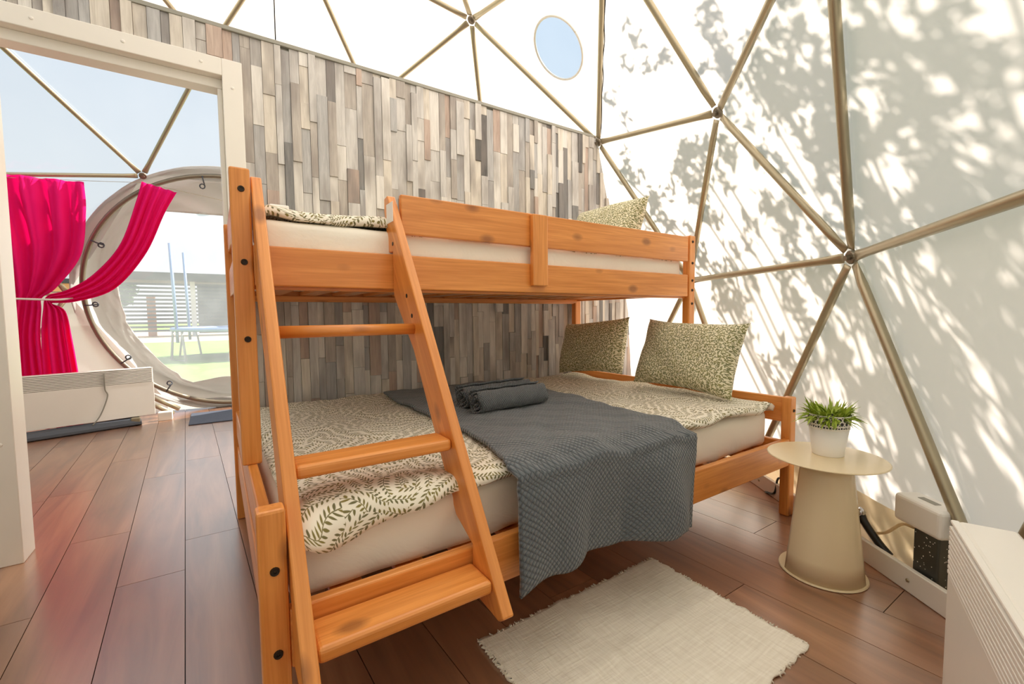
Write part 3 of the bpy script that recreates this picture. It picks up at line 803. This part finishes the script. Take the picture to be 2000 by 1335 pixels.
TX, TY, TZ = 1.672, -.262, .405
tab = empty('side_table', (TX, TY, 0)); tag(tab, 'round beige metal side table on a flared sheet leg', 'side table')
V, F = lathevf([(.0005, TZ-.004), (.170, TZ-.004), (.174, TZ-.002), (.174, TZ), (.172, TZ+.002), (.0005, TZ+.002)], TX, TY, 64); mk('tabletop', V, F, M_table, tab, False)
V, F = lathevf([(.0005, .001), (.128, .001), (.130, .003), (.128, .007), (.0005, .008)], TX, TY, 48); mk('base', V, F, M_table, tab, False)
def leg_panel(a0, a1, r0, r1, ov):
    def f(u, v):
        a_ = a0+(a1-a0)*u; r = r0+(r1-r0)*v; return (TX+r*math.cos(a_), TY+r*math.sin(a_), .008+(TZ-.012)*v)
    V, F = gridvf(24, 6, f); o = mk('leg_panel', V, F, M_table, tab, True); solid(o, .003, 0); return o
camdir = math.atan2(CAM.y-TY, CAM.x-TX)
leg_panel(camdir-1.05, camdir+1.30, .122, .078, 0)
leg_panel(camdir+1.15, camdir+2*PI-1.2, .102, .066, 0)

pot = empty('potted_plant', (TX+.03, TY+.005, TZ+.002)); tag(pot, 'artificial grass in a white lace-rimmed pot on the table', 'plant')
px_, py_, pz_ = TX+.03, TY+.005, TZ+.002
V, F = lathevf([(.0005, pz_), (.045, pz_), (.046, pz_+.003), (.059, pz_+.099), (.056, pz_+.099), (.044, pz_+.006), (.0005, pz_+.006)], px_, py_, 40); mk('pot_body', V, F, M_pot, pot, True)
V, F = lathevf([(.052, pz_+.09), (.0565, pz_+.137), (.0005, pz_+.128)], px_, py_, 32); mk('liner', V, F, M_potdark, pot, True)
vfs = []
def rr_(h): return .0585+.004*(h/.045)
for h in (.000, .012, .045):
    zc = pz_+.096+h; vfs.append(tubevf([(px_+rr_(h)*math.cos(q), py_+rr_(h)*math.sin(q), zc) for q in np.linspace(0, 2*PI, 41)], .0017, 6))
for k in range(22):
    for (h, rad, sh) in ((.006, .0045, 0), (.021, .0075, .5), (.035, .0078, 0)):
        q0 = 2*PI*(k+sh)/22; zc = pz_+.096+h; pts = []
        for t in np.linspace(0, 2*PI, 11):
            q = q0+rad*math.cos(t)/.06; pts.append((px_+rr_(h)*math.cos(q), py_+rr_(h)*math.sin(q), zc+rad*math.sin(t)))
        vfs.append(tubevf(pts, .0014, 5))
V, F = join(*vfs); mk('lace_rim', V, F, M_pot, pot, True)
V = []; F = []
for k in range(330):
    a_ = R_.uniform(0, 2*PI); r0 = .05*R_.random()**.5; el = R_.uniform(.1, 1.2); L = R_.uniform(.04, .08); wd = R_.uniform(.0026, .0048)
    if R_.random() < .35: r0 = .045
    ang = a_+R_.uniform(-.7, .7); d = Vector((math.cos(ang)*math.cos(el), math.sin(ang)*math.cos(el), math.sin(el))); p = Vector((px_+r0*math.cos(a_), py_+r0*math.sin(a_), pz_+R_.uniform(.12, .143)))
    s_ = d.cross(Vector((R_.uniform(-.4, .4), R_.uniform(-.4, .4), 1))).normalized(); o_ = len(V)
    for t in (0, .3, .65, 1):
        c_ = p+d*L*t+Vector((0, 0, -.03*t*t*L/.07*(1.5-el))); w_ = wd*(.5 if t == 0 else 1 if t < .7 else .05)
        V += [tuple(c_-s_*w_), tuple(c_+s_*w_)]
    for i in range(3): F.append([o_+2*i, o_+2*i+1, o_+2*i+3, o_+2*i+2])
fo = mk('foliage', V, F, M_leafg, pot); fo['kind'] = 'stuff'

# ------------------------------------------------------------------ heaters
def heater(name, A, B, zb, H, dep, label, ngr):
    """convector panel; A->B is the front bottom line, body lies behind it (left-hand normal away from the room)"""
    A = Vector((A[0], A[1], 0)); B = Vector((B[0], B[1], 0)); d = (B-A).normalized(); nb = Vector((-d.y, d.x, 0)); L = (B-A).length
    t = empty(name, (A+B)/2); tag(t, label, 'heater')
    def P(u, w_, z): p = A+d*u+nb*w_; return (p.x, p.y, zb+z)
    def bx(nm, u0, u1, w0, w1, z0, z1, mat, r=.003):
        V, F = boxvf(u0, u1, w0, w1, z0, z1)
        if r: V, F = bev(V, F, r)
        return mk(nm, [P(*v) for v in V], F, mat, t)
    gh = H*.27
    bx('casing', 0, L, .012, dep, 0, H, M_enamel, .006)
    bx('front_panel', 0, L, 0, .012, 0, H-gh-.012, M_enamel)
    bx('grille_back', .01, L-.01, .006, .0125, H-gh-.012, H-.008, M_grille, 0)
    for k in range(ngr):
        z = H-gh+(gh-.012)*k/(ngr-1)-.004
        bx('louvre', .006, L-.006, -.002, .010, z-.0045, z+.0035, M_enamel, .001)
    bx('top_edge', 0, L, 0, .014, H-.008, H, M_enamel)
    for u in (.12, L-.12):
        f_ = bx('foot', u-.02, u+.02, -.03, dep+.05, -zb, -zb+.02, M_dark); bx('foot_stem', u-.012, u+.012, .02, dep-.02, -zb+.02, .002, M_dark)
    return t, P
hL, HPl = heater('convector_heater', (-1.45, 3.745), (-.513, 4.00), .072, .41, .075, 'long white convector heater before the pink curtains', 9)
hR, HPr = heater('convector_heater', (1.255, -.655), (.556, -.926), .05, .40, .10, 'white convector heater in the near right corner', 10)
# dark strip box lying along the porch heater
A, B = Vector((-1.40, 3.675, 0)), Vector((-.60, 3.93, 0)); d = (B-A).normalized(); nb = Vector((-d.y, d.x, 0))
prof = [(0, .012), (.01, .004), (.10, .004), (.10, .03), (.075, .068), (.03, .055), (.004, .03)]
n_ = len(prof); V = []; 
for L in (0, (B-A).length):
    for w_, z in prof: p = A+d*L+nb*w_; V.append((p.x, p.y, z))
F = [list(range(n_))[::-1], list(range(n_, 2*n_))]+[[i, (i+1) % n_, (i+1) % n_+n_, i+n_] for i in range(n_)]
ds = mk('draught_strip', V, F, M_dark, base=True); tag(ds, 'long dark grey strip lying on the floor along the porch heater', 'strip')
p = A+d*((B-A).length-.03)+nb*.04
mk('end_cap', *join(bev([(x+p.x, y+p.y, z) for x, y, z in boxvf(-.03, .03, -.03, .03, .03, .066)[0]], boxvf(0, 1, 0, 1, 0, 1)[1], .006)), M_steel, ds)
wb = box('white_box', -.50, -.40, 4.02, 4.10, 0, .075, M_enamel, r=.004, base=True); tag(wb, 'small white box on the floor at the heater end', 'box')
pts = spline([HPl(.66, .03, .39), HPl(.655, -.012, .378), HPl(.655, -.012, .26), HPl(.667, -.014, .20), HPl(.62, -.016, .06), HPl(.565, -.03, -.02)], 8)
tag(tube('power_cable', pts, .0045, M_trim, None, 6), 'thin grey cable hanging down the front of the porch heater', 'cable')

# ------------------------------------------------------------------ round porch door: hoop, tunnel canvas, clear film
HM = np.mean([HW[i] for i in HEX], 0); HN = HM-DC; HN /= np.linalg.norm(HN)
hx_ = np.cross(HN, [0, 0, 1]); hx_ /= np.linalg.norm(hx_)
if hx_[0] < 0: hx_ = -hx_
hz_ = np.cross(hx_, HN)
if hz_[2] < 0: hz_ = -hz_
def DP(r, a, off): return HM+hx_*r*math.cos(a)+hz_*r*math.sin(a)+HN*off
do = empty('window_3', Vector(DP(1.1, -PI/2, .0))); tag(do, 'round porch entrance of grey-white canvas with a clear film window', 'door', kind='structure')
def inner_r(a):
    c_, s_ = math.cos(a), math.sin(a)
    r = .93
    if s_ > .35: r = min(r, .745/max(s_, .01)) if .745/s_ < .95 else r
    if s_ < -.3:
        base = .90+.05*math.sin(a*5+.6); r = min(.98, base/abs(s_)) if abs(s_) > .85 else r+.02
    return r
NA = 120
# flange that closes the dome facets around the hoop (hexagon to hoop)
def hexr(a):
    best = 9
    for k in range(6):
        pass
    am = [math.atan2((HW[i]-HM)@hz_, (HW[i]-HM)@hx_) for i in HEX]
    am = sorted(am); R0 = np.linalg.norm(HW[HEX[0]]-HM)*1.012
    for k in range(6):
        a0, a1 = am[k], am[(k+1) % 6]+(2*PI if k == 5 else 0)
        mid = (a0+a1)/2
        for s in (0, 2*PI, -2*PI):
            if a0-1e-6 <= a+s <= a1+1e-6: return R0*math.cos((a1-a0)/2)/math.cos(a+s-mid)
    return R0
def flange(u, v):
    a = 2*PI*u; r = 1.15; h = max(hexr(a), 1.02)
    return tuple(DP(h+(1.16-h)*v if h < 1.16 else h+(1.16-h)*v, a, .03+.02*math.sin(v*PI)))
def tunnel(u, v):
    a = 2*PI*u; ir = inner_r(a)
    # v 0..1: hoop -> outward tunnel -> door panel -> opening
    pr = [(0, 1.175, .0), (.15, 1.15, .05), (.38, 1.10, .22), (.5, 1.07, .27), (.62, 1.04, .28), (1, ir, .29)]
    vs = [p[0] for p in pr]; r = float(np.interp(v, vs, [p[1] for p in pr])); of = float(np.interp(v, vs, [p[2] for p in pr]))
    sag = .016*wob(u*9, v*2.2)+.012*math.sin(u*61)*math.sin(v*PI)
    p = DP(r, a, of+sag)
    if p[2] < .012: p[2] = .012+.0*v
    s_ = math.sin(a)
    if s_ < -.6 and v > .4: p = p-HN*(.16*(v-.4)/.6*min(1, (-.6-s_)/.25))
    if p[2] < .012: p[2] = .012
    return tuple(p)
V, F = gridvf(NA, 26, tunnel); o = mk('tunnel_canvas', V, F, M_tunnel, do, True); solid(o, .004, 0)
V, F = gridvf(NA, 4, flange); o = mk('flange', V, F, M_tunnel, do, True)
pan = [tuple(DP(inner_r(2*PI*k/NA)+(.10 if math.sin(2*PI*k/NA) < -.5 else .02), 2*PI*k/NA, .295)) for k in range(NA)]; cen = np.mean(pan, 0)
mk('film', [cen]+pan, [[0, k+1, (k+1) % NA+1] for k in range(NA)], M_film2, do)
hoop = tube('hoop', [Vector(DP(1.09, 2*PI*k/96, -.0)) for k in range(-30, 67) if DP(1.09, 2*PI*k/96, 0)[2] > .02], .020, M_hub, do, 10)
for k in (26, 33, 41, 49, 57, 63):
    a = 2*PI*k/96+.02; p = Vector(DP(1.09, a, -.025)); q = Vector(DP(1.0, a, .01)); n2 = Vector(HN)
    pts = [p, p.lerp(q, .5)-n2*.02, q-n2*.02]+[q-n2*.02+Vector(hx_)*.02*math.cos(t)+Vector(hz_)*.02*math.sin(t)-Vector(hx_)*.02 for t in np.linspace(0, 2*PI, 9)]
    tube('clip', pts, .006, M_dark, do, 6)
# loose metal rails and folds at the tunnel foot
for k, (p, q) in enumerate((((-.62, 4.30, .22), (-.36, 4.22, .06)), ((-.60, 4.22, .16), (-.40, 4.16, .03)))):
    tag(tube('loose_pipe', [p, q], .02, M_steel, None, 10), ('thin steel pipe lying slanted by the porch heater end, the higher one', 'short steel pipe lying slanted by the porch heater end, the lower one')[k], 'pipe')

# ------------------------------------------------------------------ curtains
def sheet(name, rows, folds, amp, nv=60, nu=90, label='', group=None):
    L = [Vector(r[0]) for r in rows]; Rr = [Vector(r[1]) for r in rows]; am = [r[2] for r in rows]
    Ls, Rs = spline(L, 12), spline(Rr, 12); n = len(Ls)
    ams = np.interp(np.linspace(0, len(rows)-1, n), range(len(rows)), am)
    def f(u, v):
        k = min(int(v*(n-1)), n-2); t = v*(n-1)-k; a_ = Ls[k].lerp(Ls[k+1], t); b_ = Rs[k].lerp(Rs[k+1], t); m = ams[k]*(1-t)+ams[k+1]*t
        p = a_.lerp(b_, u); ph = u*folds*2*PI+.8*math.sin(u*5+v*2)
        return (p.x+.25*m*math.cos(ph*1.3), p.y-m*(math.sin(ph)+.4*math.sin(ph*2.3+1)), p.z)
    V, F = gridvf(nu, nv, f); o = mk(name, V, F, M_pink, None, True, base=True); solid(o, .002, 0); tag(o, label, 'curtain', group); return o
# hanging panel at the left, gathered by the tie
sheet('curtain', [((-1.62, 3.78, 1.94), (-.862, 3.91, 1.975), .018), ((-1.60, 3.84, 1.75), (-.868, 3.94, 1.76), .03), ((-1.52, 3.96, 1.45), (-.93, 4.02, 1.42), .035), ((-1.42, 4.06, 1.17), (-1.10, 4.10, 1.16), .026), ((-1.38, 4.09, 1.075), (-1.19, 4.12, 1.075), .016),
      ((-1.40, 4.09, .98), (-1.20, 4.12, .98), .022), ((-1.44, 4.09, .75), (-1.215, 4.11, .75), .028), ((-1.46, 4.08, .40), (-1.20, 4.10, .40), .032), ((-1.46, 4.08, .03), (-1.19, 4.10, .03), .032)], 5.5, 1, label='bright pink curtain hanging straight at the porch side, tied at the middle', group='pink porch curtains')
sheet('curtain', [((-.515, 3.99, 2.055), (-.275, 3.93, 1.985), .012), ((-.56, 3.98, 1.88), (-.365, 3.94, 1.80), .02), ((-.68, 4.0, 1.52), (-.51, 3.97, 1.45), .024), ((-.86, 4.04, 1.27), (-.73, 4.02, 1.15), .022), ((-1.03, 4.08, 1.14), (-.98, 4.06, 1.045), .016), ((-1.15, 4.10, 1.09), (-1.13, 4.09, 1.03), .012),
      ((-1.18, 4.10, .97), (-1.05, 4.09, .97), .018), ((-1.20, 4.10, .75), (-1.02, 4.09, .75), .026), ((-1.20, 4.09, .40), (-.99, 4.08, .40), .03), ((-1.20, 4.08, .03), (-.98, 4.07, .03), .03)], 4.2, 1, label='bright pink curtain swept sideways from the strut joint to the tie', group='pink porch curtains')
tag(tube('curtain_tie', spline([(-1.47, 4.04, 1.07), (-1.25, 4.03, 1.062), (-1.08, 4.045, 1.06), (-1.0, 4.08, 1.075)], 6), .008, M_white, None, 8), 'thin white tie bar holding both pink curtains', 'tie bar')
tag(tube('curtain_wire', [tuple(HW[H_P]+np.array([.02, -.045, -.02])), (-.9, 3.895, 1.98), (-.512, 4.0, 2.05), (.25, 3.9, 1.93)], .002, M_steel, None, 5), 'thin wire stretched across the round porch door for the curtains', 'wire')
dm = box('doormat', -.27, .42, 3.66, 4.20, .001, .009, plain('blue_grey_mat', (78, 84, 98), .95, 0, .2, 90), r=.002, base=True); tag(dm, 'blue-grey doormat inside the round porch door', 'mat')

# ------------------------------------------------------------------ small things on the right
ddir = Vector((HW[H_73][0]-HW[H_S][0], HW[H_73][1]-HW[H_S][1], 0)).normalized(); dn = Vector((ddir.y, -ddir.x, 0))
def dbox(nm, c, l, w_, z0, z1, mat, parent, r):
    V, F = bev(*boxvf(-l/2, l/2, -w_/2, w_/2, z0, z1), r, 3)
    return mk(nm, [tuple(Vector(c)+ddir*x+dn*y+Vector((0, 0, z))) for x, y, z in V], F, mat, parent)
DCN = Vector((1.782, -.512, 0))
dev = empty('dispenser', DCN); tag(dev, 'white-capped dark dotted box standing behind the plinth', 'box')
dbox('body', DCN+dn*.02, .085, .07, .0, .215, None or plain('dark_dotted_body', (58, 58, 52), .35, 0, .1), dev, .006)
dbox('cap', DCN+ddir*.03+dn*.02, .165, .085, .205, .295, M_enamel, dev, .012)
dbox('cap_slot', DCN+ddir*.03+dn*.02, .06, .02, .2945, .2965, M_trim, dev, .0005)
V = []; F = []
for k in range(46):
    y = -.0152; u = R_.uniform(-.038, .038); z = R_.uniform(.02, .2); rr = R_.uniform(.0012, .0022); c_ = DCN+dn*.02+ddir*u-dn*.0355+Vector((0, 0, z))
    if k % 3 == 0: c_ = DCN+dn*.02-ddir*.043+dn*R_.uniform(-.03, .03)+Vector((0, 0, z)); ax = -ddir; bx_ = dn
    else: ax = -dn; bx_ = ddir
    o_ = len(V); V += [tuple(c_+ax*.0006+bx_*rr*math.cos(t)+Vector((0, 0, 1))*rr*math.sin(t)) for t in np.linspace(0, 2*PI, 7)[:-1]]; V.append(tuple(c_-ax*.001))
    F.append([o_+i for i in range(6)]); F += [[o_+i, o_+(i+1) % 6, o_+6] for i in range(6)]
dt = mk('dots', V, F, M_white, dev); dt['kind'] = 'stuff'
SC = Vector((1.945, -.292, 0))-dn*.045-ddir*.045
strap = empty('black_clamp', SC); tag(strap, 'black strap with a shiny buckle lying over the plinth behind the table', 'strap')
tube('strap_band', spline([SC+ddir*-.09+dn*.03+Vector((0, 0, .055)), SC+ddir*-.05+dn*.02+Vector((0, 0, .085)), SC+ddir*.0+dn*.012+Vector((0, 0, .13)), SC+ddir*.022+dn*.012+Vector((0, 0, .155)), SC+ddir*.05+dn*.02+Vector((0, 0, .11)), SC+ddir*.06+dn*.02+Vector((0, 0, .07))], 6), .013, M_black, strap, 8)
V, F = lathevf([(.001, .018), (.012, .012), (.018, 0), (.012, -.012), (.001, -.018)], 0, 0, 14); mk('buckle', [tuple(SC+ddir*(.015+x)+dn*(.005+y)+Vector((0, 0, .165+z))) for x, y, z in V], F, plain('chrome', (200, 200, 205), .12, 1, 0), strap, True)
V, F = lathevf([(.001, .022), (.016, .014), (.022, 0), (.016, -.014), (.001, -.022)], 0, 0, 14); mk('knob', [tuple(SC+ddir*(.045+x)+dn*(.005+y)+Vector((0, 0, .125+z))) for x, y, z in V], F, M_black, strap, True)
tag(tube('tan_cord', spline([SC+ddir*-.02+dn*.03+Vector((0, 0, .10)), SC+ddir*-.08+dn*.025+Vector((0, 0, .135)), SC+ddir*-.125+dn*.035+Vector((0, 0, .185)), SC+ddir*-.16+dn*.045+Vector((0, 0, .19))], 6), .005, M_skirt, None, 6), 'tan cord rising from the plinth to the white-capped box', 'cord')
tag(tube('floor_cable', spline([(2.10, .02, .006), (2.13, .05, .05), (2.14, .08, .11), (2.17, .12, .10), (2.16, .13, .03), (2.20, .19, .006)], 6), .005, M_black, None, 6), 'black cable looped at the floor behind the bed head post', 'cable')
wpl = box('wall_socket', .18, .262, WY-.045, WY-.008, 1.335, 1.418, M_enamel, r=.006); tag(wpl, 'small white box on the strip wall above the upper duvet', 'socket')

# ------------------------------------------------------------------ outside
ov = {}
def wallmat(n_, c): return plain(n_, c, .8, 0, .08, 2)
pg = empty('pergola', (-1.5, 32, -.15)); tag(pg, 'dark slatted pergola across the lawn beyond the trampoline', 'pergola')
M_pg = wallmat('pergola_grey', (46, 50, 60)); M_pgl = wallmat('pergola_pale', (176, 180, 190))
for x_ in (-5.0, -1.1, 3.0): box('post', x_-.12, x_+.12, 31.8, 32.04, -.15, 3.1, M_pgl, pg, .01)
box('roof', -5.6, 4.2, 31.2, 35.0, 3.1, 3.55, M_pg, pg, .02)
for k in range(13): box('slat', -4.85, 3.0, 31.86, 31.92, .15+k*.225, .27+k*.225, M_pg, pg, 0)
for k in range(2): box('dark_panel', -.9+k*2.0, 1.0+k*1.9, 32.3, 32.36, .0, 3.0, wallmat('navy_screen', (34, 44, 74)), pg, 0)
ob = empty('orange_cabin', (-8.9, 34, -.15)); tag(ob, 'peach-coloured cabin wall at the lawn edge beside the pergola', 'building')
box('wall', -11.6, -6.0, 33, 37, -.15, 2.9, wallmat('peach_wall', (238, 178, 124)), ob, .02); box('roof', -11.9, -5.8, 32.7, 37.3, 2.9, 3.15, M_pg, ob, .02)
bt = box('timber_post', -3.4, -3.0, 33.0, 33.3, -.15, 2.3, wallmat('orange_timber', (226, 138, 80)), r=.02, base=True); tag(bt, 'orange timber post standing inside the slatted pergola', 'post')
M_blue = plain('pale_blue_metal', (120, 150, 205), .4, .2, .05)
tm = empty('trampoline', (.55, 13.6, -.15)); tag(tm, 'blue trampoline with tall net poles standing on the lawn', 'trampoline')
cx_, cy_, tr_ = .75, 13.6, 1.75
tube('frame_ring', [(cx_+tr_*math.cos(t), cy_+tr_*math.sin(t), .62) for t in np.linspace(0, 2*PI, 41)], .05, M_blue, tm, 8)
V, F = lathevf([(.001, .6), (tr_-.1, .6), (tr_-.1, .62), (.001, .62)], cx_, cy_, 40); mk('jump_mat', V, F, M_black, tm)
for k in range(6):
    t = 2*PI*k/6+.42; x_, y_ = cx_+tr_*math.cos(t), cy_+tr_*math.sin(t)
    tube('net_pole', [(x_, y_, .3), (x_*1.0+.06*math.cos(t), y_+.06*math.sin(t), 2.75)], .035, M_blue, tm, 8)
    tube('leg', [(x_+.25*math.sin(t), y_-.25*math.cos(t), .6), (x_+.4*math.sin(t), y_-.4*math.cos(t), -.149), (x_-.4*math.sin(t), y_+.4*math.cos(t), -.149), (x_-.25*math.sin(t), y_+.25*math.cos(t), .6)], .03, M_trim, tm, 6)
def cluster(cs, n, size, seed, flat=.6):
    rr = np.random.default_rng(seed); P_0 = []
    for (c, rad, k) in cs:
        m = int(n*k); d = rr.normal(size=(m, 3)); d /= np.linalg.norm(d, axis=1)[:, None]; P_0.append(np.array(c)+d*(rr.random((m, 1))**.45)*np.array(rad))
    Pn = np.concatenate(P_0); m = len(Pn)
    a_ = rr.normal(size=(m, 3)); a_ /= np.linalg.norm(a_, axis=1)[:, None]; b_ = np.cross(a_, rr.normal(size=(m, 3))); b_ /= np.linalg.norm(b_, axis=1)[:, None]
    s = size*(.6+.8*rr.random((m, 1)))
    V = np.stack([Pn-a_*s, Pn+b_*s*.38, Pn+a_*s, Pn-b_*s*.38], 1).reshape(-1, 3)
    return V, np.arange(4*m).reshape(-1, 4)
M_tree = plain('tree_leaf', (74, 92, 56), .7, 0, .3, 5); M_bark = plain('bark', (92, 74, 58), .9, 0, .2, 10)
ft = empty('conifer', (-8.6, 62, -.15)); tag(ft, 'distant green tree showing above the pergola roof', 'tree')
tube('trunk', [(-8.6, 62, -.15), (-8.6, 62, 3)], [.3, .2], M_bark, ft, 8)
V, F = cluster([((-8.6, 62, 4.6), (1.7, 1.7, 2.6), 1)], 1500, .35, 3); o = mk('crown', V, F, M_tree, ft); o['kind'] = 'stuff'

# tree that shades the right side of the dome
blobs = []
tr_ng = random.Random(21)
for (x, y, z, rad, k) in (
        (3.960, 0.395, 3.970, 0.42, 33), (3.910, 0.255, 3.494, 0.36, 21), (4.118, 0.685, 3.463, 0.34, 15), (3.778, 0.037, 3.722, 0.42, 24), (3.692, -0.126, 3.703, 0.50, 29),
        (3.549, -0.223, 3.206, 0.36, 14), (3.701, -0.035, 3.148, 0.36, 13), (3.504, -0.199, 2.686, 0.36, 16), (3.596, -0.018, 2.315, 0.30, 16), (3.482, -0.197, 2.258, 0.34, 22),
        (3.350, -0.311, 2.401, 0.34, 18), (3.832, 0.292, 2.367, 0.28, 10), (4.364, 1.259, 3.653, 0.30, 13), (4.088, 1.270, 4.318, 0.22, 5), (4.281, 0.957, 3.077, 0.32, 13),
        (4.440, 1.414, 2.942, 0.22, 5), (3.900, 0.500, 2.026, 0.22, 7), (4.116, 0.747, 4.101, 0.28, 13), (3.489, 0.007, 1.786, 0.26, 12), (4.287, 1.614, 4.324, 0.12, 3),
        (3.353, -0.201, 1.876, 0.26, 10), (4.026, 0.478, 2.836, 0.30, 12), (4.352, 1.656, 3.856, 0.20, 5), (4.226, 1.029, 3.576, 0.25, 9), (4.446, 1.510, 3.330, 0.22, 7),
        (4.236, 0.859, 2.710, 0.24, 7), (3.843, 0.158, 2.993, 0.28, 8), (3.783, 0.315, 1.922, 0.25, 10)):
    c_ = np.array([x, y, z])
    for _ in range(k):
        v_ = Vector((tr_ng.gauss(0, 1), tr_ng.gauss(0, 1), tr_ng.gauss(0, 1))).normalized()*rad*tr_ng.random()**.5
        blobs.append((c_+np.array(v_), (.07, .07, .07), 1.0))
sky_blocker = empty('sky_blocker', (6.6, -1.2, -.15)); tag(sky_blocker, 'added unseen foliage bank blocking low sky light beyond the right canvas', 'sky_blocker')  # added out of view: foliage bank that keeps low sky light off the canvas
hb = []
for k in range(60):
    t = k/59; hb.append((np.array([5.0+1.5*math.sin(t*PI)+.4*tr_ng.random(), -4.5+7.0*t, .4+2.2*tr_ng.random()]), (.55, .55, .55), 1.0))
V, F = cluster(hb, 110, .09, 12); o = mk('leaves', V, F, plain('blocker_leaf', (52, 56, 42), .8, 0, .3, 5), sky_blocker); o['kind'] = 'stuff'
for k in range(9):
    t = (k+.5)/9; x_, y_ = 5.2+1.5*math.sin(t*PI), -4.5+7*t; tube('stem', [(x_, y_, -.15), (x_+.05, y_, 1.8)], .03, M_bark, sky_blocker, 6)
shade = empty('shade_tree', (6.2, -.4, -.15)); tag(shade, 'leafy tree outside the canvas casting dappled shade on the right side', 'tree')
V, F = cluster(blobs, 20, .036, 8); o = mk('crown', V, F, M_tree, shade); o['kind'] = 'stuff'
ctr = np.mean([b[0] for b in blobs], 0)
tr0 = Vector((6.4, -.6, -.15)); fork = Vector((6.1, -.5, 1.9))
tube('trunk', spline([tr0, (6.3, -.55, .9), fork, fork+Vector((-.1, .1, .8))], 6), .11, M_bark, shade, 10)
for b in blobs[::9]: 
    p = Vector(b[0]); tube('branch', spline([fork, fork.lerp(p, .5)+Vector((0, 0, .12)), p], 6), .010, M_bark, shade, 6)
